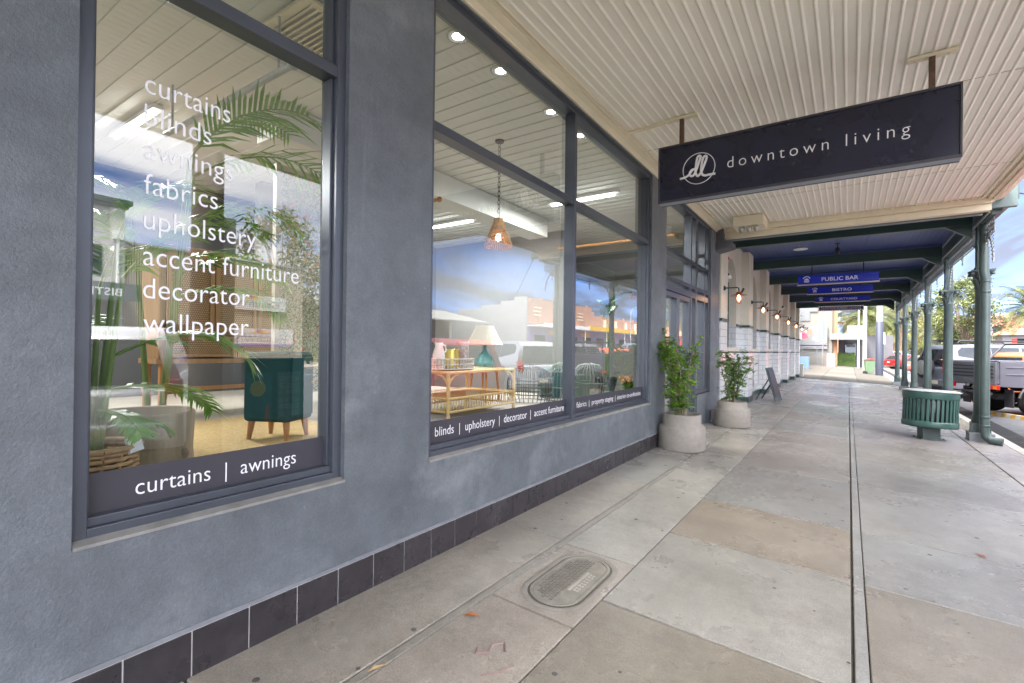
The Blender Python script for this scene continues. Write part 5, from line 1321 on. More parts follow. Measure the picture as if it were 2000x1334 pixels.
for (x0, x1, y, mat, lb) in ((-3.2, -1.1, 1.98, M_['steel'], 'grey curtain track under the shop ceiling beside the palm fronds'), (-3.6, -2.4, 4.9, wood2, 'dark timber curtain rod at the left of the wide window'), (-2.6, -.35, 8.6, wood2, 'timber curtain rod high in the right pane of the wide window')):
    t = thing('curtain_rod', lb, 'curtain rod', (x0, y, 3.35)); m = MB()
    m.tube([(0, 0, 0), (x1 - x0, 0, 0)], .025, 8); m.sphere((x1 - x0 + .03, 0, 0), .04, 8); m.build('rod', mat, t)
    m = MB()
    for q in (.15, x1 - x0 - .15): m.tube([(q, 0, .03), (q, 0, .435)], .010, 6)
    m.build('bracket', M_['steel'], t)
# wardrobe with cane doors
wd = thing('cane_wardrobe', 'tall oak cabinet on legs with woven cane doors behind the curtains window', 'cabinet', (-3.62, 2.76, ZF))
m = MB(); D, Wd = .22, .74
m.box(-D, D, -Wd, -Wd + .05, .60, 1.70); m.box(-D, D, Wd - .05, Wd, .60, 1.70); m.box(-D, D, -Wd, Wd, 1.701, 1.75); m.box(-D - .0, D + .012, -Wd - .02, Wd + .02, .552, .60); m.box(-D, -D + .02, -Wd + .05, Wd - .05, .60, 1.70)
m.box(-D, D, -Wd + .05, Wd - .05, .85, .88)
m.build('carcass', wood, wd, bevel=.004)
for q0, q1 in ((-.68, -.235), (-.225, .225), (.235, .68)):
    m = MB(); 
    for a_, b_, c_, d_ in ((q0, q0 + .045, .89, 1.69), (q1 - .045, q1, .89, 1.69), (q0 + .045, q1 - .045, .89, .94), (q0 + .045, q1 - .045, 1.64, 1.69)): m.box(D, D + .025, a_, b_, c_, d_)
    dr = m.build('door', wood, wd, bevel=.003); m = MB(); m.box(D + .004, D + .012, q0 + .045, q1 - .045, .94, 1.64); m.build('cane_panel', cane, dr)
    m = MB(); m.tube([(D + .025, q1 - .02, 1.25), (D + .05, q1 - .02, 1.25), (D + .05, q1 - .02, 1.34), (D + .025, q1 - .02, 1.34)], .006, 6); m.build('handle', M_['black'], dr)
for q0, q1 in ((-.68, -.01), (.01, .68)):
    m = MB(); 
    for a_, b_, c_, d_ in ((q0, q0 + .04, .62, .84), (q1 - .04, q1, .62, .84), (q0 + .04, q1 - .04, .62, .65), (q0 + .04, q1 - .04, .81, .84)): m.box(D, D + .025, a_, b_, c_, d_)
    dr = m.build('drawer', wood, wd, bevel=.003); m = MB(); m.box(D + .004, D + .012, q0 + .04, q1 - .04, .65, .81); m.build('cane_panel', cane, dr)
for sx in (-1, 1):
    for sy in (-1, 1):
        m = MB(); m.box(sx * (D - .03) - .03, sx * (D - .03) + .03, sy * (Wd - .05) - .03, sy * (Wd - .05) + .03, 0, .552); m.build('leg', wood2, wd, bevel=.004)
m = MB(); m.box(D - .05, D - .02, -Wd + .08, Wd - .08, .27, .31); m.build('stretcher', wood2, wd)
# teal bedside cabinet
tl = thing('teal_cabinet', 'small dark teal cabinet with rounded corners on tapered timber legs', 'cabinet', (-1.60, 2.22, ZF), R(25))
m = MB(); m.box(-.20, .20, -.17, .17, .15, .70); m.build('body', pm('teal_lacquer', (.008, .055, .062), .6, var=.12, scale=4, spec=.15), tl, bevel=.035, segs=4)
m = MB(); m.box(.197, .213, -.145, .145, .19, .66); dr = m.build('door', pm('teal_door', (.010, .066, .074), .6, var=.1, scale=4, spec=.15), tl, bevel=.01); m = MB(); m.sphere((.228, .11, .45), .014, 8); m.build('knob', rattan, dr)
for sx in (-1, 1):
    for sy in (-1, 1):
        m = MB(); m.tube([(sx * .15, sy * .12, .15), (sx * .165, sy * .135, 0)], [.028, .016], 10); m.build('leg', wood2, tl)
# stump pot and wicker basket with palms
st = thing('stump_pot', 'wide pale grey log planter with knots and a hollow top behind the curtains window', 'planter', (-.98, 1.06, ZF))
m = MB(); prf = [(.25, 0), (.262, .04), (.252, .18), (.262, .37), (.25, .385), (.22, .38), (.21, .28), (1e-4, .27)]; m.lathe(prf, n=40)
o = m.build('log', pm('weathered_log', (.30, .25, .185), .9, var=.4, scale=7, bump=.7, bscale=18, stretch=(1, 1, .25), dirt=.5, dirtcol=(.16, .12, .08)), st)
m = MB(); [m.sphere((.252 * math.cos(a_), .252 * math.sin(a_), z), .024, 8, (1, 1, 1.2)) for a_, z in ((-.1, .30), (-.7, .12), (.6, .16))]; m.build('knot', pm('knot', (.22, .17, .12), .9, var=.3, scale=20), st)
def wicker(par, r0, r1, h, mat, name='weave', rows=12, nst=30):
    m = MB()
    for k in range(rows):
        z = .012 + (h - .03) * k / (rows - 1); r = r0 + (r1 - r0) * k / (rows - 1)
        pts = [((r + .006 * math.cos(math.pi * j + math.pi * k)) * math.cos(2 * math.pi * j / nst), (r + .006 * math.cos(math.pi * j + math.pi * k)) * math.sin(2 * math.pi * j / nst), z) for j in range(nst + 1)]
        m.tube(pts, h / rows * .42, 5, False)
    for j in range(nst // 2):
        t = 2 * math.pi * j / (nst // 2); m.tube([(r0 * math.cos(t), r0 * math.sin(t), 0), (r1 * math.cos(t), r1 * math.sin(t), h)], .007, 4)
    m.tube([((r1 + .006) * math.cos(2 * math.pi * j / 24), (r1 + .006) * math.sin(2 * math.pi * j / 24), h) for j in range(25)], .014, 6, False)
    return m.build(name, mat, par)
wk = thing('wicker_basket', 'pale wicker basket with a paper tag at the lower left of the curtains window', 'basket', (-.50, .72, ZF))
wick = pm('wicker', (.52, .33, .17), .7, var=.3, scale=30)
wicker(wk, .13, .175, .30, wick); m = MB(); m.lathe([(.12, .02), (.16, .24), (1e-4, .24)]); m.build('lining', M_['soil'], wk)
m = MB(); m.obox((.14, .12, .31), (.005, .003, .004), (-.012, .028, .004), (-.012, -.005, .03)); m.build('paper_tag', M_['vinyl'], wk)
M_['kentia'] = leaf_mat('indoor_palm_leaf', (.04, .16, .02), (.20, .42, .05), 3, .35, .25)
def ipalm(label, loc, fr, seed):
    p_ = thing('indoor_palm', label, 'palm plant', loc, 0, 'potted palms in the curtains window'); rr = random.Random(seed); m = MB(); s_ = MB()
    for az, zb, el, L, dr in fr:
        base = Vector((.03 * math.cos(az), .03 * math.sin(az), 0)); top = base + Vector((.10 * math.cos(az) * zb, .10 * math.sin(az) * zb, zb))
        s_.tube([base, base.lerp(top, .5), top], [.016, .013, .009], 6)
        frond(m, top, az, el, L, dr, 24, L * .40, .022, rr, rach=s_, rw=.008)
    s_.build('stems', pm('palm_stem', (.16, .26, .05), .5, var=.15), p_); m.build('fronds', M_['kentia'], p_, fix=False)
ipalm('arching palm growing from the wicker basket at the window edge', (-.50, .72, ZF + .24), [(R(70), .45, R(35), .65, R(95)), (R(100), .30, R(10), .55, R(60)), (R(150), .75, R(55), .75, R(90)), (R(60), .80, R(58), .70, R(80)), (R(200), .6, R(50), .7, R(90)), (R(-60), .6, R(60), .7, R(80)), (R(120), 1.0, R(70), .7, R(90)), (R(20), .22, R(5), .28, R(60)), (R(85), .12, R(30), .30, R(90)), (R(175), .5, R(35), .7, R(80))], 3)
kp = thing('palm_pot', 'plain pale pot of the tall palm, half hidden behind the log planter', 'pot', (-1.62, 1.36, ZF)); m = MB(); m.lathe([(.11, 0), (.13, .14), (.135, .16), (.12, .16), (.11, .13), (1e-4, .13)]); m.build('pot', M_['pot'], kp)
ipalm('tall palm with fronds spreading behind the words awnings and fabrics', (-1.62, 1.36, ZF + .13), [(R(80), 1.80, R(42), 1.20, R(80)), (R(95), 2.0, R(60), .95, R(75)), (R(30), 1.85, R(50), 1.0, R(80)), (R(-150), 1.5, R(60), .75, R(100)), (R(70), 1.45, R(40), .85, R(90)), (R(100), 1.20, R(30), .85, R(80)), (R(88), .95, R(25), .85, R(80)), (R(-60), 1.2, R(40), .7, R(90)), (R(60), 1.1, R(35), .75, R(90))], 5)
# rugs, wallpaper board
m = MB(); m.box(-3.0, -.55, .5, 2.9, ZF, ZF + .008); tag(m.build('jute_rug', M_['jute']), 'golden jute rug under the teal cabinet in the curtains window', 'rug')
m = MB(); m.box(-2.4, -.35, 3.3, 6.9, ZF, ZF + .008); tag(m.build('wool_rug', M_['rug2']), 'pale grey flecked rug under the rattan coffee table', 'rug')
def wallpaper():
    m, n, l, b = _nt('floral_wallpaper'); t = n.new('ShaderNodeTexCoord')
    base = (.46, .45, .40, 1); prev = None
    def layer(scale, lo, hi, col, dist, seed):
        nonlocal prev
        mp = n.new('ShaderNodeMapping'); mp.inputs['Location'].default_value = (seed, seed, seed); l.new(t.outputs['Object'], mp.inputs[0])
        w = n.new('ShaderNodeTexNoise'); w.inputs['Scale'].default_value = scale; w.inputs['Detail'].default_value = 3; w.inputs['Distortion'].default_value = dist; l.new(mp.outputs[0], w.inputs['Vector'])
        r = n.new('ShaderNodeValToRGB'); r.color_ramp.elements[0].position = lo; r.color_ramp.elements[1].position = hi; l.new(w.outputs['Fac'], r.inputs[0])
        x = n.new('ShaderNodeMixRGB'); l.new(r.outputs[0], x.inputs[0])
        if prev: l.new(prev, x.inputs[1])
        else: x.inputs[1].default_value = base
        x.inputs[2].default_value = col; prev = x.outputs[0]
    layer(9, .50, .54, (.20, .25, .13, 1), 6, 1); layer(16, .56, .59, (.07, .13, .09, 1), 4, 5); layer(7, .64, .67, (.62, .22, .07, 1), 2, 9); layer(6, .68, .70, (.60, .07, .05, 1), 2, 14); layer(22, .60, .63, (.55, .52, .44, 1), 5, 21)
    l.new(prev, b.inputs['Base Color']); b.inputs['Roughness'].default_value = .7
    return m
wp = thing('wallpaper_panel', 'tall display board papered with orange and green botanical wallpaper', 'display panel', (-2.62, 3.24, ZF)); m = MB(); m.box(-.02, .02, -.45, .45, .25, 2.55); m.build('paper', wallpaper(), wp)
m = MB(); m.box(-.03, .03, -.50, -.452, 0, 2.6); m.box(-.03, .03, .452, .50, 0, 2.6); m.box(-.03, .03, -.452, .452, 2.552, 2.6); m.build('frame', pm('stone_paint', (.42, .39, .33), .6), wp)
# rattan coffee table and what stands on it
rt = thing('rattan_table', 'honey rattan coffee table with a lower shelf and spindle gallery', 'coffee table', (-1.50, 4.33, ZF + .008), R(2)); hx, hy = .36, .62
m = MB(); m.box(-hx, hx, -hy, hy, .478, .492); [m.tube(p_, .017, 8) for p_ in ([(-hx, -hy, .485), (hx, -hy, .485)], [(-hx, hy, .485), (hx, hy, .485)], [(-hx, -hy, .485), (-hx, hy, .485)], [(hx, -hy, .485), (hx, hy, .485)])]; m.build('tabletop', rattan, rt)
m = MB(); m.box(-hx, hx, -hy, hy, .215, .225); [m.tube(p_, .014, 8) for z in (.22, .085) for p_ in ([(-hx, -hy, z), (hx, -hy, z)], [(-hx, hy, z), (hx, hy, z)], [(-hx, -hy, z), (-hx, hy, z)], [(hx, -hy, z), (hx, hy, z)])]; m.build('shelf', rattan, rt)
m = MB()
for k in range(1, 28):
    y = -hy + k * 2 * hy / 28
    for x in (-hx, hx): m.tube([(x, y, .085), (x, y, .22)], .006, 5)
for k in range(1, 16):
    x = -hx + k * 2 * hx / 16
    for y in (-hy, hy): m.tube([(x, y, .085), (x, y, .22)], .006, 5)
m.build('spindle_gallery', rattan, rt)
for sx in (-1, 1):
    for sy in (-1, 1):
        m = MB(); m.tube([(sx * hx, sy * hy, 0), (sx * hx, sy * hy, .49)], .020, 8)
        m.tube([(sx * hx, sy * hy, .30)] + [(sx * hx, sy * (hy - .16 + .16 * math.cos(t)), .30 + .165 * math.sin(t)) for t in [R(15) * k for k in range(1, 7)]], .011, 6)
        m.tube([(sx * hx, sy * hy, .30)] + [(sx * (hx - .14 + .14 * math.cos(t)), sy * hy, .30 + .165 * math.sin(t)) for t in [R(15) * k for k in range(1, 7)]], .011, 6)
        m.build('leg', rattan, rt)
zt_ = ZF + .008 + .502
ty = thing('slatted_tray', 'oval whitewashed slatted tray standing on the rattan coffee table', 'tray', (-1.42, 4.08, zt_)); ww = pm('whitewash', (.62, .57, .54), .7, var=.12, scale=20); m = MB(); a_, b_ = .20, .34
E_ = lambda t, z, k=1: (a_ * k * math.cos(t), b_ * k * math.sin(t), z)
for k in range(48):
    t = 2 * math.pi * k / 48; m.tube([E_(t, .005, .97), E_(t, .115)], .0075, 4)
for z in (.01, .06, .115): m.tube([E_(2 * math.pi * k / 32, z) for k in range(33)], .009 if z != .06 else .006, 6, False)
m.build('slats', ww, ty); m = MB(); m.prism([(a_ * .97 * math.cos(2 * math.pi * k / 32), b_ * .97 * math.sin(2 * math.pi * k / 32)) for k in range(32)], 0, .008, 'z'); m.build('base', ww, ty)
bp_ = thing('brass_pot', 'ribbed gold pot standing inside the slatted tray', 'pot', (-1.44, 4.13, zt_ + .009)); m = MB(); m.lathe([(.085, 0)] + [(.098 + (.003 if k % 2 else 0), .01 + k * .014) for k in range(15)] + [(.10, .215), (.088, .215), (.085, .02), (1e-4, .02)], n=32); m.build('body', pm('brass', (.72, .52, .14), .3, metal=.8, var=.1), bp_)
vz = thing('mosaic_vase', 'white and pink mosaic vase at the far end of the slatted tray', 'vase', (-1.45, 4.34, zt_ + .009)); m = MB(); m.lathe([(.065, 0), (.07, .02), (.068, .26), (.072, .30), (.06, .30), (.058, .02), (1e-4, .02)], n=24); m.build('body', brick_mat('mosaic', (.70, .68, .66), (.62, .30, .30), (.45, .44, .43), .035, .03, .003, 'xy', .3, .3), vz)
wv = thing('white_jug', 'tall slim white jug at the near end of the slatted tray', 'jug', (-1.38, 3.86, zt_ + .009)); m = MB(); m.lathe([(.05, 0), (.07, .05), (.065, .16), (.04, .24), (.045, .28), (.038, .28), (.034, .22), (1e-4, .2)], n=20); m.tube([(0, .06, .17), (0, .11, .19), (0, .10, .25), (0, .045, .26)], .009, 6); m.build('body', M_['white'], wv)
s2 = thing('side_table', 'small timber side table under the turquoise lamp', 'side table', (-2.0, 5.46, ZF)); m = MB(); m.lathe([(.27, .43), (.28, .445), (.27, .46)], n=28); m.build('tabletop', wood2, s2)
for k in range(4):
    m = MB(); t = math.pi / 4 + k * math.pi / 2; m.tube([(.17 * math.cos(t), .17 * math.sin(t), .43), (.22 * math.cos(t), .22 * math.sin(t), 0)], .016, 8); m.build('leg', wood2, s2)
tlp = thing('table_lamp', 'table lamp with turquoise bottle base and pale pleated shade', 'table lamp', (-2.0, 5.46, ZF + .461)); m = MB(); m.lathe([(.07, 0), (.12, .03), (.125, .10), (.09, .18), (.03, .24), (.022, .34), (.02, .36)], n=28); m.build('base', pm('turquoise_glaze', (.22, .50, .50), .2, var=.12), tlp)
m = MB(); m.lathe([(.26, .33), (.20, .44), (.12, .60)], n=36); m.lathe([(.255, .33), (.115, .60)], n=36); m.build('lamp_shade', pm('linen_shade', (.60, .57, .48), .8, var=.08), tlp)
# wire baskets, cage lantern, stool, basket of flowers, banana plant
def cage(name, label, cat, loc, prof, nv, mat, rw=.006, rings=(), group=None):
    t = thing(name, label, cat, loc, 0, group); m = MB()
    for k in range(nv):
        a_ = 2 * math.pi * k / nv; m.tube([(r * math.cos(a_), r * math.sin(a_), z) for r, z in prof], rw, 4, False)
    w_ = m.build('wires', mat, t); m = MB()
    for r, z in rings: m.tube([(r * math.cos(2 * math.pi * k / 28), r * math.sin(2 * math.pi * k / 28), z) for k in range(29)], rw * 1.3, 5, False)
    m.build('hoops', mat, t); return t
wire = pm('black_wire', (.045, .05, .045), .5); gwire = pm('sage_wire', (.16, .20, .17), .6, var=.1)
cage('wire_basket', 'large dark wire basket with domed lid on the rug', 'wire basket', (-1.50, 5.85, ZF), [(.28, 0), (.31, .10), (.31, .30), (.27, .42), (.15, .50), (.03, .53)], 30, wire, .006, [(.28, .01), (.31, .12), (.31, .22), (.31, .31), (.2, .47)])
cage('wire_basket', 'sage wire cage left of the window mullion', 'wire basket', (-1.25, 6.30, ZF), [(.20, 0), (.26, .12), (.27, .28), (.22, .42), (.10, .52), (.02, .55)], 30, gwire, .007, [(.20, .01), (.27, .2), (.22, .42)])
cage('wire_basket', 'pale sage wire lantern right of the window mullion', 'wire basket', (-.95, 6.62, ZF), [(.14, 0), (.24, .10), (.27, .26), (.24, .42), (.14, .52), (.05, .54)], 30, gwire, .007, [(.14, .01), (.27, .26), (.14, .52)])
dk = thing('teal_stool', 'dark teal drum stool between the two wire cages', 'stool', (-1.55, 6.55, ZF)); m = MB(); m.lathe([(.17, 0), (.20, .12), (.20, .32), (.17, .45), (1e-4, .46)], n=28); m.build('drum', pm('drum_teal', (.03, .13, .14), .3, var=.1), dk)
bq = thing('black_urn', 'black tapered urn beside the sage lantern', 'urn', (-.80, 6.90, ZF)); m = MB(); m.lathe([(.07, 0), (.10, .05), (.17, .30), (.16, .34), (.13, .34), (.12, .30), (1e-4, .28)], n=24); m.build('body', M_['black'], bq)
fb = thing('flower_basket', 'yellow woven basket at the right end of the window', 'basket', (-.34, 6.70, ZF)); wicker(fb, .10, .12, .17, pm('yellow_wicker', (.58, .40, .07), .6, var=.2, scale=30), rows=8)
fl = thing('flower_bunch', 'peach flowers and grey green leaves in the yellow basket', 'flowers', (-.34, 6.70, ZF + .15)); rr = random.Random(2); m = MB(); f2 = MB()
for k in range(160):
    a_, r_ = rr.uniform(0, 6.28), rr.uniform(0, .16); leaf(m, (r_ * math.cos(a_) * .5, r_ * math.sin(a_) * .5, rr.uniform(0, .12)), (math.cos(a_), math.sin(a_), rr.uniform(-.1, 1.2)), (0, 0, 1), rr.uniform(.06, .12), .03, .2)
for k in range(26):
    a_, r_ = rr.uniform(0, 6.28), rr.uniform(0, .16); f2.sphere((r_ * math.cos(a_), r_ * math.sin(a_), rr.uniform(.10, .22)), rr.uniform(.018, .028), 5)
m.build('foliage', M_['leafB'], fl, fix=False); f2.build('blossoms', pm('peach_petal', (.62, .30, .16), .7, var=.3, scale=20), fl)
bt = thing('banana_plant', 'artificial banana plant with two broad leaves in the right pane', 'plant', (-.75, 6.80, ZF)); m = MB(); m.tube([(0, 0, 0), (.01, 0, .7), (0, 0, 1.42)], [.04, .035, .02], 10); m.build('stem', pm('banana_stem', (.09, .16, .05), .5, var=.2), bt)
m = MB()
for az, el, L in ((R(95), .75, .42), (R(-85), .55, .40), (R(120), -.2, .35), (R(-60), .1, .34), (R(10), 1.2, .4)):
    d_ = Vector((math.cos(az), math.sin(az), 0)); s_ = Vector((-math.sin(az), math.cos(az), 0)); P_ = []
    for i in range(9):
        t = i / 8; e = el - t * 1.3; c_ = Vector((0, 0, 1.40)) + d_ * L * t * .9 + Vector((0, 0, L * (math.sin(el) * t - .5 * t * t))); w = .10 * math.sin(math.pi * min(.98, .08 + t * .9)) ** .7
        P_.append((c_ - s_ * w + Vector((0, 0, .02)), c_, c_ + s_ * w + Vector((0, 0, .02))))
    m.add([q for r_ in P_ for q in r_], [(3 * i + j, 3 * i + j + 1, 3 * i + j + 4, 3 * i + j + 3) for i in range(8) for j in (0, 1)], True)
m.build('leaf', pm('banana_leaf', (.03, .14, .02), .35, var=.2, scale=6), bt, fix=False)
# pendant
pd = thing('pendant_lamp', 'conical woven pendant lamp hung on a chain behind the wide window', 'pendant lamp', (-1.2, 4.66, 3.79)); m = MB(); z = -.02
m.lathe([(.05, -.02), (.055, 0)], n=16)
k = 0
while z > -.90:
    d_ = Vector((1, 0, 0)) if k % 2 else Vector((0, 1, 0)); c_ = Vector((0, 0, z - .03)); m.tube([c_ + d_ * .016 * math.cos(t) + Vector((0, 0, .032 * math.sin(t))) for t in [2 * math.pi * j / 8 for j in range(9)]], .004, 4, False); z -= .052; k += 1
m.build('chain', M_['black'], pd); m = MB()
for k in range(36):
    t = 2 * math.pi * k / 36; m.tube([(r * math.cos(t), r * math.sin(t), zz_) for r, zz_ in ((.045, -.92), (.07, -1.0), (.12, -1.12), (.165, -1.25))], .0085, 4)
for r, zz_ in ((.05, -.93), (.09, -1.05), (.13, -1.15), (.165, -1.25)): m.tube([(r * math.cos(2 * math.pi * k / 24), r * math.sin(2 * math.pi * k / 24), zz_) for k in range(25)], .007, 5, False)
m.build('lamp_shade', pm('cane_shade', (.42, .25, .13), .7, var=.4, scale=25), pd); m = MB(); m.sphere((0, 0, -1.14), .035, 8, (1, 1, 1.4)); m.build('bulb', M_['bulb'], pd)
m = MB(); m.box(-.12, .12, 10.40, 10.418, 2.1, 2.25); o = m.build('safety_sign', M_['red']); o.location = (-1.6, 0, .3); tag(o, 'small red safety sign on the pale inner wall, seen past the banana plant', 'sign')

# ------------------------------------------------------------------ far end of the street
farwhite = pm('weathered_white', (.16, .16, .165), .6, var=.08)
fb_ = thing('rendered_building', 'grey beige rendered building with billboard closing the footpath', 'building', (0, 0, 0)); m = MB(); m.box(-14, .82, 60, 80, -.4, 9.0); m.build('wall', pm('beige_render', (.17, .158, .135), .8, var=.06, scale=.8), fb_)
m = MB(); m.box(-14, -1.15, 59.93, 59.99, 4.6, 9.0); [m.box(-1.15 + k * .62, -.53 + k * .62, 59.93, 59.99, 5.6 + k * .7, 9.0) for k in range(3)]; m.build('stepped_panel', pm('grey_render', (.14, .147, .155), .8, var=.06), fb_)
m = MB(); [m.box(-1.15 + k * .62, -.45 + k * .62, 59.88, 59.93, 5.55 + k * .7, 5.64 + k * .7) for k in range(3)]; m.box(-3.5, -1.9, 59.88, 59.93, 5.2, 5.3); m.build('white_ledge', farwhite, fb_)
bbd = thing('billboard', 'white billboard ending in the orange word CENTRE with a coloured umbrella', 'billboard', (0, 59.85, 0)); m = MB(); m.box(-5.6, .40, -.04, .04, 2.06, 4.06); m.box(-5.6, .40, -.04, .04, 1.66, 1.96); m.build('board', farwhite, bbd)
text('CENTRE', pm('orange_letters', (.60, .15, .05), .5), bbd, (-2.95, -.041, 3.22), (1, 0, 0), (0, 0, 1), width=2.05, size=.62, ext=.004, bold=.02)
for k, c_ in enumerate(((.10, .32, .08), (.65, .60, .55), (.45, .05, .15), (.60, .08, .08))):
    a0, a1 = R(170 - k * 38), R(170 - (k + 1) * 38); m = MB(); m.prism([(-1.85, 2.62)] + [(-1.85 + .62 * math.cos(a0 + (a1 - a0) * j / 5), 2.62 + .72 * math.sin(a0 + (a1 - a0) * j / 5)) for j in range(6)], -.046, -.041, 'y'); m.build('umbrella_panel', pm('umbrella_paint', c_, .5), bbd)
m = MB(); m.prism([(-.95, 2.70), (-.80, 2.95), (-.45, 2.60), (-.25, 2.45), (-.50, 2.42)], -.046, -.041, 'y'); m.build('brush_print', pm('tan_print', (.50, .42, .30), .5), bbd)
m = MB(); m.prism([(-.30 + .2, 2.3), (.28, 2.3), (.33, 2.9), (.22, 3.3), (.30, 3.55), (.12, 3.45), (-.02, 3.60), (-.02, 3.35), (-.12, 3.0)], -.046, -.041, 'y'); m.build('dog_print', pm('grey_print', (.34, .29, .28), .5, var=.3, scale=3), bbd)
m = MB(); [m.box(-5.3 + k * .95, -4.65 + k * .95, -.047, -.041, 1.76, 1.86) for k in range(6)]; m.build('caption', pm('navy_print', (.08, .10, .22), .5), bbd)
gt = thing('bar_gate', 'grey steel bar fence with arched gate in front of the billboard wall', 'fence', (0, 59.2, -.2)); m = MB(); 
for k in range(36):
    x = -3.4 + k * .118; h = 1.7 if not 14 <= k <= 24 else 1.55
    m.tube([(x, 0, 0), (x, 0, h)], .016, 5)
m.box(-3.45, .82, -.02, .02, 1.45, 1.49); m.box(-3.45, .82, -.02, .02, .15, .19); [m.box(q - .04, q + .04, -.04, .04, 0, 2.15) for q in (-1.75, -.50, .74)]
m.tube([(-1.75, 0, 1.9), (-1.6, 0, 2.05), (-.65, 0, 2.05), (-.50, 0, 1.9)], .03, 6); m.build('bars', pm('gate_grey', (.12, .13, .14), .6), gt)
bnr = thing('banner_pole', 'tilted blue feather banner on a white pole before the billboard', 'banner', (.12, 56.5, -.2)); m = MB(); m.tube([(0, 0, 0), (0, 0, 4.8)], .055, 8); m.build('pole', farwhite, bnr); m = MB(); m.prism([(-.38, 2.85), (.22, 2.75), (.17, 4.65), (-.02, 4.82), (-.30, 4.75)], -.02, .02, 'y'); m.build('flag', pm('banner_blue', (.13, .24, .44), .6, var=.15), bnr)
text('SALE', pm('pale_blue_print', (.35, .44, .56), .6), bnr, (.04, -.022, 2.95), (0, 0, 1), (-1, 0, 0), width=1.6, size=.42, ext=.003) if False else None
m = MB(); m.prism([(-.16, 3.05), (.02, 3.0), (.02, 3.25), (-.10, 3.3), (.0, 3.6), (-.14, 3.65), (-.10, 4.0), (.04, 4.1), (-.06, 4.45), (-.18, 4.4)], -.026, -.021, 'y'); m.build('flag_print', pm('pale_blue_print', (.35, .44, .56), .6), bnr)
pk = thing('poster_board', 'small pink poster board on the far footpath beside the brick pier', 'poster board', (.80, 56, -.1)); m = MB(); m.box(-.30, .30, -.03, .03, .1, 1.3); m.box(-.28, -.24, -.2, .2, 0, .1); m.box(.24, .28, -.2, .2, 0, .1); m.build('board', pm('pink_poster', (.56, .36, .36), .6, var=.1), pk); m = MB(); m.prism([(-.12, .35), (.16, .4), (.2, .8), (.05, 1.05), (-.12, .85)], -.036, -.031, 'y'); m.build('print', pm('poster_print', (.25, .18, .17), .6, var=.4, scale=6), pk)
bb = thing('blue_bench_box', 'blue box seat beside a blue post beyond the hotel corner', 'box', (-.95, 46, -.05)); m = MB(); m.box(-.35, .55, -.4, .4, 0, 1.0); m.build('box', pm('faded_blue', (.12, .20, .33), .6, var=.12), bb, bevel=.02)
bp2 = thing('blue_post', 'tall blue post beside the blue box seat', 'post', (-1.25, 46.3, -.05)); m = MB(); m.box(-.09, .09, -.09, .09, 0, 2.6); m.box(-.11, .11, -.11, .11, 0, .06); m.build('shaft', pm('post_blue', (.10, .22, .42), .5), bp2)
ks = thing('stone_block', 'pale low rendered block at the foot of the far hotel corner', 'block', (-.02, 31.6, 0)); m = MB(); m.box(-.14, .16, -.35, .35, -.05, .62); m.box(-.16, .18, -.37, .37, .62, .68); m.build('block', M_['hshade'], ks, bevel=.01)
sb = thing('corner_shop', 'shop with white fascia sign, orange brick pier and dim open front far down the footpath', 'shop', (0, 0, 0)); brk = brick_mat('orange_brick', (.34, .14, .05), (.28, .11, .045), (.28, .24, .19), .24, .086, .012, 'xy')
m = MB(); m.box(.86, 1.26, 60.2, 60.6, -.3, 9.0); m.build('brick_pier', brk, sb); m = MB(); m.box(.62, 3.60, 59.4, 59.5, 2.62, 3.24); m.build('fascia', farwhite, sb); m = MB(); m.box(.62, 3.6, 59.5, 64, 2.8, 2.9); m.build('canopy', pm('canopy_grey', (.30, .31, .32), .6), sb)
m = MB(); m.box(1.27, 6, 64.2, 64.6, -.3, 3.2); m.build('back_wall', pm('shade_wall', (.10, .10, .11), .8), sb); m = MB(); m.box(1.9, 2.9, 64.1, 64.19, .9, 2.3); m.build('shop_window', M_['cglass'], sb); m = MB(); m.box(2.0, 2.8, 64.05, 64.09, 1.9, 2.2); m.build('window_sign', farwhite, sb)
for x in (3.45, 2.95): m = MB(); m.box(x - .05, x + .05, 59.6, 59.7, -.25, 2.8); m.build('post', farwhite, sb)
lt = pm('blue_grey_print', (.22, .34, .50), .5); text('HERRON TODD WHITE', lt, sb, (1.15, 59.398, 2.80), (1, 0, 0), (0, 0, 1), width=2.35, size=.30, ext=.003); m = MB(); emblem_pts = [(.72, 2.78), (.98, 2.78), (.98, 3.06), (.72, 3.06)]; m.prism([(.74, 2.78), (.86, 2.95), (.98, 2.78), (.98, 2.86), (.86, 3.05), (.74, 2.86)], 59.392, 59.398, 'y'); m.build('fascia_emblem', lt, sb)
s5 = thing('roof_sign', 'white sign with blue square pattern above the white fascia', 'sign', (0, 59.55, 0)); m = MB(); m.box(2.05, 3.42, -.04, .04, 3.25, 4.05); m.box(2.2, 2.24, .04, .10, 2.9, 3.9); m.box(3.2, 3.24, .04, .10, 2.9, 3.9); m.build('board', farwhite, s5); m = MB(); [m.box(2.14 + i * .19, 2.29 + i * .19, -.046, -.041, 3.36 + j * .19, 3.51 + j * .19) for i in range(3) for j in range(3) if (i, j) != (1, 1)]; m.build('pattern', pm('square_blue', (.16, .34, .58), .5), s5); m = MB(); [m.box(2.80, 3.32, -.046, -.041, 3.45 + j * .14, 3.50 + j * .14) for j in range(4)]; m.build('caption', lt, s5)
hg = thing('clipped_hedge', 'clipped green hedge in front of the dim shop front', 'hedge', (1.95, 62.4, -.2)); rr = random.Random(8); m = MB()
for k in range(1500): leaf(m, (rr.uniform(-.85, .85), rr.uniform(-.35, .35), rr.uniform(.55, 1.5)), (rr.gauss(0, 1), rr.gauss(0, 1), rr.gauss(0, 1) + .4), (0, 0, 1), .12, .07, .1)
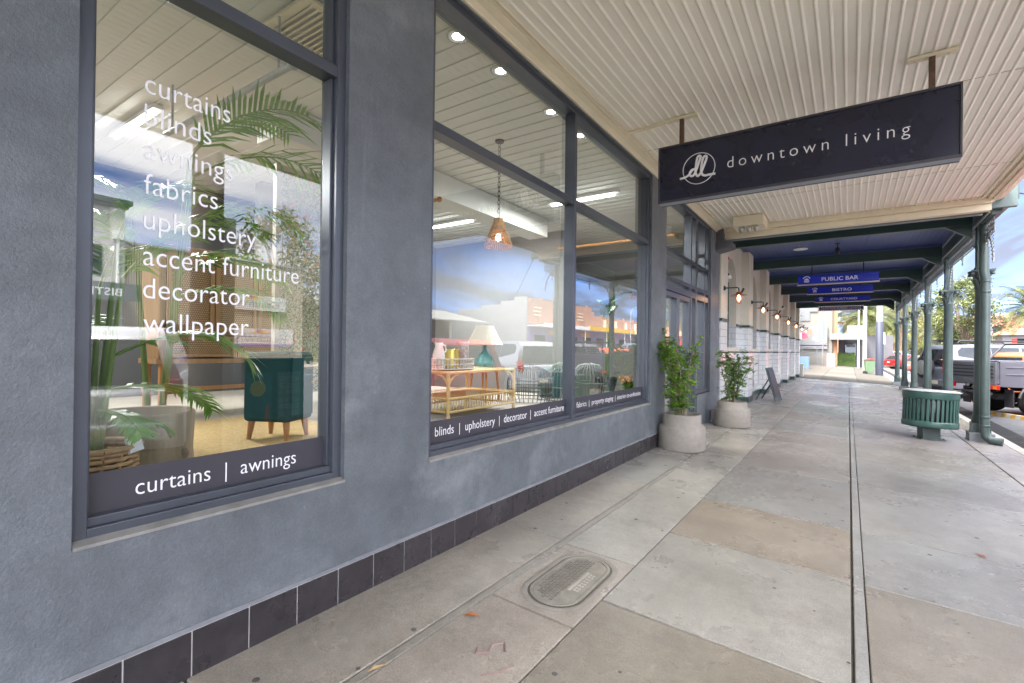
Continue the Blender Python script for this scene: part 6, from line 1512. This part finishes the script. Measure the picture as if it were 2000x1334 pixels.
m.box(-.82, .82, -.30, .30, 0, 1.42); m.build('foliage', leaf_mat('hedge_leaf', (.06, .13, .015), (.16, .26, .04), 2), hg, fix=False)
ct = thing('brick_tower', 'distant orange brick tower with slender dark spire above the white fascia', 'tower', (1.0, 95, -.2)); m = MB(); m.box(-.55, .45, -.5, .5, 0, 6.5); m.build('shaft', brk, ct); m = MB(); m.box(-.58, .48, -.54, -.501, 4.6, 6.0); m.build('louvre', pm('slate_blue', (.12, .16, .22), .6), ct); m = MB(); m.lathe([(.85, 6.4), (.6, 6.75), (.35, 7.1), (.32, 7.6), (.45, 7.65), (.30, 8.0), (.12, 8.5), (.02, 9.2)], (-.05, 0, 0), 8); m.build('spire', pm('spire_dark', (.10, .13, .12), .6), ct)
rb = thing('red_brick_hall', 'long flat red brick building behind the right hand palm', 'building', (0, 0, 0)); m = MB(); m.box(17.5, 60, 100, 120, -.4, 7.0); m.build('wall', brick_mat('red_brick', (.32, .12, .07), (.26, .10, .06), (.30, .24, .20), .24, .086, .012, 'xy'), rb); m = MB(); m.box(17.4, 60, 99.9, 100, 6.7, 7.1); m.build('parapet', pm('brick_cap', (.30, .22, .18), .8), rb); m = MB(); m.box(20, 22, 103, 104, 7.1, 7.6); m.build('roof_vent', M_['steel'], rb); m = MB(); [m.box(19.4 + k * 2.4, 20.6 + k * 2.4, 99.95, 99.99, 3.6, 5.4) for k in range(6)]; m.build('window', M_['cglass'], rb)
rw = thing('red_roof_cottage', 'white cottage with red tiled roof and red shutters at the right edge', 'cottage', (0, 0, 0)); m = MB(); m.box(19.7, 30, 94, 102, -.4, 4.1); m.build('wall', farwhite, rw); m = MB(); m.add([(19.2, 93.5, 4.0), (30.5, 93.5, 4.0), (30.5, 102.5, 4.0), (19.2, 102.5, 4.0), (22.5, 98, 5.9), (27.5, 98, 5.9)], [(0, 1, 5, 4), (1, 2, 5), (2, 3, 4, 5), (3, 0, 4), (3, 2, 1, 0)]); m.build('roof', pm('terracotta', (.42, .13, .07), .8, var=.2, scale=3), rw); m = MB(); [m.box(20.6 + k * 1.3, 21.1 + k * 1.3, 93.95, 93.99, 2.1, 3.5) for k in range(6)]; m.build('shutter', M_['red'], rw); m = MB(); [m.box(21.12 + k * 2.6, 21.88 + k * 2.6, 93.95, 93.985, 2.1, 3.5) for k in range(3)]; m.build('window', M_['cglass'], rw)
wpst = thing('white_sign_post', 'plain white upright sign panel in front of the red brick building', 'sign', (18.6, 95, -.2)); m = MB(); m.box(-.28, .28, -.08, .08, 0, 6.0); m.box(-.32, .32, -.1, .1, 6.0, 6.08); m.build('panel', farwhite, wpst)

hb = thing('added_shade_row', 'unseen rendered building added past the far hotel corner for shade', 'building', (0, 0, 0)); m = MB(); m.box(-14, -3.2, 32, 59, -.3, 8.5); m.build('wall', M_['hshade'], hb); m = MB(); [m.box(-3.2, -3.16, 34 + k * 5, 36.5 + k * 5, .8, 2.6) for k in range(5)]; m.build('window', M_['cglass'], hb)  # out of view, added so its shadow covers the far footpath

# ------------------------------------------------------------------ across the street (seen in the window glass)
wbd = thing('white_hotel', 'tall white rendered building with dark green cornice across the street', 'building', (0, 0, 0)); m = MB(); m.box(33, 45, -14, 10.9, -.3, 9.4); m.box(32.8, 33, 10.2, 10.9, 4.9, 9.4); m.build('wall', pm('aged_white', (.50, .49, .46), .7, var=.07), wbd); m = MB(); m.box(32.5, 45.3, -14, 11.2, 9.45, 9.75); m.box(32.7, 45.1, -14, 11.05, 9.25, 9.445); m.build('cornice', M_['green'], wbd, bevel=.03)
m = MB(); m.box(32.55, 33, 10.3, 10.8, 7.4, 7.9); m.tube([(32.7, 10.55, 7.4), (32.7, 10.55, 4.0)], .09, 8); m.build('rainwater_pipe', M_['white'], wbd)
for y in (9.72, 7.2, 4.6): m = MB(); m.box(32.93, 33.02, y - .75, y + .15, 5.3, 7.0); f_ = m.build('window', M_['green'], wbd); m = MB(); m.box(32.90, 32.925, y - .66, y + .06, 5.4, 6.9); m.build('pane', M_['cglass'], f_)
ba = thing('bistro_awning', 'dark green street awning lettered BISTRO across the street, mirrored in the glass', 'awning', (0, 0, 0)); m = MB(); m.box(30.6, 33, -12, 10.9, 4.25, 4.4); m.build('deck', M_['steel'], ba); m = MB(); m.box(30.5, 30.6, -12, 10.95, 3.70, 4.65); m.build('fascia', M_['greyg'], ba); text('BISTRO', M_['vinyl'], ba, (30.497, 10.1, 3.95), (0, -1, 0), (0, 0, 1), width=2.1, size=.58, ext=.005, bold=.01)
for y in (9, 4, -1): m = MB(); m.tube([(30.8, y, -.1), (30.8, y, 4.25)], .08, 8); m.build('post', M_['greyg'], ba)
m = MB(); m.box(32.9, 32.98, -12, 10.7, -.1, 4.2); m.build('shopfront', pm('dark_front', (.05, .06, .055), .5, var=.2), wbd); m = MB(); [m.box(32.84, 32.89, -11 + k * 3.6, -8 + k * 3.6, .6, 3.4) for k in range(6)]; m.build('shop_window', M_['cglass'], wbd)  # shade under the awning is put into the shopfront's dark colour
gs = thing('corrugated_shed', 'beige corrugated metal clad shop across the street carrying health signs', 'shop', (0, 0, 0)); m = MB(); y = 10.95
while y < 22.4:
    m.prism([(33, y), (32.975, y + .02), (32.975, y + .065), (33, y + .085), (33, y + .13)], -.3, 7.3, 'z'); y += .13
m.box(33.0, 45, 10.95, 22.5, -.3, 7.28); m.build('cladding', pm('beige_metal', (.44, .39, .29), .55, var=.06, scale=1), gs); m = MB(); m.box(32.90, 45.1, 10.92, 22.55, 7.28, 7.42); m.build('capping', M_['palec'], gs)
m = MB(); m.box(32.90, 32.99, 12.5, 14.8, .1, 2.6); m.build('shop_window', M_['cglass'], gs)
def hsign(label, z0, z1, y0, y1, strip):
    s_ = thing('health_sign', label, 'sign', (32.88, 0, 0), 0, 'white health shop signs across the street'); m = MB(); m.box(-.05, .0, y0, y1, z0, z1); m.build('board', pm('sign_white', (.50, .50, .50), .5, var=.03), s_)
    h = (z1 - z0); text('HealthWISE', pm('grey_letters', (.20, .19, .20), .6), s_, (-.053, y1 - .55, z0 + h * .24), (0, -1, 0), (0, 0, 1), width=4.2, size=h * .62, ext=.004)
    for k, c_ in enumerate(((.62, .38, .10), (.55, .20, .10), (.25, .12, .35), (.62, .38, .10))):
        cy, cz = y1 - 2.55, z0 + h * .74; a0, a1 = math.pi * k / 4, math.pi * (k + 1) / 4; m = MB(); m.prism([(cy, cz)] + [(cy + .55 * math.cos(a0 + (a1 - a0) * j / 4), cz + .24 * math.sin(a0 + (a1 - a0) * j / 4)) for j in range(5)], -.056, -.051, 'x'); m.build('logo_panel', pm('logo_paint', c_, .5), s_)
    if strip: m = MB(); m.box(-.056, -.051, y0, y1, z0, z0 + .22); m.build('purple_strip', pm('purple', (.12, .07, .25), .5), s_)
hsign('white health sign with orange fan logo high on the corrugated shop', 3.85, 4.92, 15.3, 21.0, False); hsign('lower white health sign with a purple strip on the corrugated shop', 1.23, 2.55, 15.3, 21.6, True)
tree('olive green tree rising behind the corrugated shop across the street', (41, 25.5, -.2), 13.5, 4.6, 31, lp, 4200, .42, .32, .25)
tree('bushy garden tree beside the corrugated shop across the street', (36, 25.0, -.2), 5.0, 1.8, 32, lg, 1500, .30, .12, .15)
gd = thing('garden_hedge', 'low green garden hedge beside the corrugated shop across the street', 'hedge', (33.4, 26.3, -.1)); m = MB(); rr = random.Random(4)
for k in range(1600): leaf(m, (rr.uniform(-.5, .5), rr.uniform(-3.2, 3.2), rr.uniform(.1, .95)), (rr.gauss(0, 1), rr.gauss(0, 1), rr.gauss(0, 1) + .4), (0, 0, 1), .2, .1, .1)
m.build('foliage', lg, gd, fix=False)
cpb = thing('carport', 'long low pale roofed carport set back across the street', 'carport', (0, 0, 0)); m = MB(); m.add([(37.5, 29, 4.6), (37.5, 53, 4.6), (46, 53, 6.5), (46, 29, 6.5), (37.5, 29, 4.75), (37.5, 53, 4.75), (46, 53, 6.65), (46, 29, 6.65)], [(0, 1, 2, 3), (4, 7, 6, 5), (0, 4, 5, 1), (1, 5, 6, 2), (2, 6, 7, 3), (3, 7, 4, 0)]); m.build('roof', pm('pale_roof', (.33, .325, .30), .6, var=.06), cpb); m = MB(); m.box(46.1, 46.4, 28, 54.8, -.3, 6.4); m.build('back_wall', brick_mat('brown_brick', (.22, .13, .08), (.18, .11, .07), (.2, .17, .14), .24, .086, .012, 'xy'), cpb)
for y in (30, 37.6, 45.2, 52.6): m = MB(); m.box(37.6, 37.8, y - .1, y + .1, -.3, 4.6); m.build('post', M_['steel'], cpb)
for x, y, s_, lb in ((39, 33, 41, 'yellow green bush under the near end of the carport'), (39.5, 38.5, 42, 'yellow green bush under the middle of the carport')): tree(lb, (x, y, -.2), 3.6, 1.9, s_, ly_, 900, .34, .08, .12, name='garden_bush')
ab = thing('brick_shops', 'orange brick parade of shops with stepped white side wall and yellow awning fascia', 'shops', (0, 0, 0)); rbk = brick_mat('salmon_brick', (.42, .20, .13), (.36, .17, .11), (.38, .30, .25), .24, .086, .012, 'xy')
m = MB(); m.box(33, 34, 55.3, 76, 4.7, 7.6); m.box(33, 34, 56, 75, 7.601, 8.2); m.box(32.9, 32.99, 58, 59, 4.8, 8.4); m.box(32.9, 32.99, 72.5, 73.5, 4.8, 8.4); m.box(32.95, 34.05, 63.5, 68, 8.21, 8.7); m.box(33.2, 34, 76, 100, 4.7, 7.0); [m.box(33.0, 33.19, q, q + .6, 4.7, 7.3) for q in (79, 84, 89, 94)]; m.build('parapet', rbk, ab)
m = MB(); [m.box(32.88, 32.94, q + d, q + 2 + d, z, z + .14) for q in (56.5, 69.5) for z, d in ((5.9, .2), (6.4, 0), (6.9, .2))]; m.lathe([(.9, -.03), (.9, .05)], (32.93, 65.7, 6.3), 24, Matrix.Rotation(R(90), 4, 'Y')); [m.box(33.1, 33.195, q + 1.2, q + 2.2, 5.0, 6.5) for q in (79, 84, 89, 94)]; m.build('cream_relief', M_['cream'], ab)
m = MB(); [m.box(x0, x1, 55, 55.29, -.3, z) for x0, x1, z in ((33, 35, 8.3), (35, 37.3, 7.85), (37.3, 40.8, 7.4), (40.8, 45, 6.95), (45, 50, 6.5), (50, 58, 6.0))]; m.build('side_wall', pm('white_side_wall', (.28, .28, .285), .7, var=.05, scale=.5, dirt=.1), ab)
m = MB(); m.box(30.4, 30.5, 55.3, 69, 4.25, 4.75); m.box(30.5, 33, 55.3, 100, 4.35, 4.5); m.build('awning_fascia', M_['white'], ab); m = MB(); m.box(30.36, 30.5, 69, 88, 4.25, 4.95); m.build('yellow_fascia', pm('yellow_paint', (.68, .42, .05), .5), ab); m = MB(); m.box(30.4, 30.5, 88, 100, 4.25, 4.7); m.build('far_fascia', M_['cream'], ab)
m = MB(); m.box(33, 33.3, 55.3, 100, -.3, 4.34); m.build('shopfront', pm('purple_front', (.26, .20, .40), .6, var=.1), ab); m = MB(); [m.box(32.95, 32.99, q, q + 2.8, .5, 3.2) for q in range(57, 98, 5)]; m.build('shop_window', M_['cglass'], ab); m = MB(); [m.box(32.93, 32.99, q, q + 3.2, 3.35, 4.0) for q in (61, 71, 81)]; m.build('shop_sign', pm('amber_sign', (.65, .33, .04), .5), ab)
for y in (60, 68, 76, 84): m = MB(); m.tube([(30.7, y, -.1), (30.7, y, 4.35)], .07, 8); m.build('post', M_['white'], ab)
sl = thing('street_lamp', 'tall grey street lamp with a curved arm across the street', 'street lamp', (29.6, 84, -.2)); m = MB(); m.tube([(0, 0, 0), (0, 0, 8.2), (-.3, 0, 8.9), (-1.4, 0, 9.2)], [.1, .07, .05, .04], 8); m.build('pole', M_['steel'], sl); m = MB(); m.box(-2.0, -1.35, -.14, .14, 9.12, 9.24); m.build('lantern', M_['steel'], sl)
# unseen block added behind the camera to keep sun off the footpath
nb = thing('added_shade_block', 'unseen rendered block added behind the camera to shade the footpath', 'building', (0, 0, 0)); m = MB(); m.box(-9, 0, -40, -3.21, -.3, 6.4); m.build('wall', M_['iwall'], nb); m = MB(); m.box(0, 4.0, -40, -4.02, 3.75, 3.95); m.build('awning', M_['soffit'], nb); m = MB(); [m.box(0, .03, -38 + k * 6, -34 + k * 6, .7, 3.4) for k in range(5)]; m.build('window', M_['cglass'], nb)

# ------------------------------------------------------------------ man in the street (seen in the window glass)
def skin_mesh(name, pts, edges, rad, mat, parent, root=0, sub=1):
    me = bpy.data.meshes.new(name); me.from_pydata(pts, edges, []); o = bpy.data.objects.new(name, me); C.objects.link(o)
    md = o.modifiers.new('skin', 'SKIN'); md.use_smooth_shade = True
    if not me.skin_vertices: bpy.context.view_layer.objects.active = o; me.update()
    for i, r_ in enumerate(rad):
        v = me.skin_vertices[0].data[i]; v.radius = (r_, r_) if not isinstance(r_, tuple) else r_; v.use_root = (i == root)
    o.modifiers.new('sub', 'SUBSURF').levels = sub; o.modifiers['sub'].render_levels = sub
    bpy.context.view_layer.update(); dg = bpy.context.evaluated_depsgraph_get(); me2 = bpy.data.meshes.new_from_object(o.evaluated_get(dg)); bpy.data.objects.remove(o)
    me2.materials.clear(); me2.materials.append(mat)
    for p_ in me2.polygons: p_.use_smooth = True
    o2 = bpy.data.objects.new(name, me2); C.objects.link(o2)
    if parent: o2.parent = parent
    return o2
skin = pm('skin', (.46, .27, .19), .55, var=.06)
pts = [(0, 0, .95), (0, 0, 1.15), (0, 0, 1.36), (0, 0, 1.48), (.01, 0, 1.55), (.02, 0, 1.66), (.015, 0, 1.75),
       (0, .19, 1.40), (.02, .27, 1.13), (.20, .14, 1.02), (.27, .06, 1.03), (0, -.19, 1.40), (.02, -.27, 1.13), (.20, -.14, 1.05), (.27, -.06, 1.05),
       (0, .10, .90), (.02, .11, .50), (-.02, .11, .09), (.13, .12, .04), (0, -.10, .90), (.03, -.12, .50), (.0, -.12, .09), (.15, -.13, .04), (.115, 0, 1.645)]
ed = [(0, 1), (1, 2), (2, 3), (3, 4), (4, 5), (5, 6), (2, 7), (7, 8), (8, 9), (9, 10), (2, 11), (11, 12), (12, 13), (13, 14), (0, 15), (15, 16), (16, 17), (17, 18), (0, 19), (19, 20), (20, 21), (21, 22), (5, 23)]
rad = [(.14, .11), (.145, .12), (.15, .11), .06, .075, .095, .07, .06, .048, .036, .042, .06, .048, .036, .042, .088, .062, .045, .04, .088, .062, .045, .04, .018]
man = skin_mesh('person', pts, ed, rad, skin, None, 0, 2); tag(man, 'man in a pale blue shirt standing in the street, seen in the window glass', 'person'); man.location = (12.6, 22.2, rz(12.6) + .01); man.rotation_euler.z = R(215)
shirt = skin_mesh('shirt', pts[:3] + [(0, .19, 1.40), (.02, .26, 1.17), (0, -.19, 1.40), (.02, -.26, 1.17), (0, 0, 1.47)], [(0, 1), (1, 2), (2, 3), (3, 4), (2, 5), (5, 6), (2, 7)], [(.165, .135), (.165, .14), (.17, .13), .08, .066, .08, .066, .07], pm('shirt_blue', (.34, .42, .58), .8, var=.1), man, 0, 2)
tr_ = skin_mesh('trousers', [(0, 0, .98), (0, .10, .90), (.02, .11, .50), (-.02, .11, .10), (0, -.10, .90), (.03, -.12, .50), (.0, -.12, .10)], [(0, 1), (1, 2), (2, 3), (0, 4), (4, 5), (5, 6)], [(.16, .13), .105, .078, .062, .105, .078, .062], pm('trouser_grey', (.16, .15, .14), .85), man, 0, 2)
m = MB(); m.lathe([(.098, 1.68), (.10, 1.72), (.085, 1.79), (.045, 1.825), (1e-4, 1.83)], (-.005, 0, 0), 16); m.build('hair', pm('grey_hair', (.22, .20, .18), .9), man)
m = MB(); [m.sphere((.108, s_ * .035, 1.685), .012, 6) for s_ in (-1, 1)]; m.build('eyes', M_['black'], man)
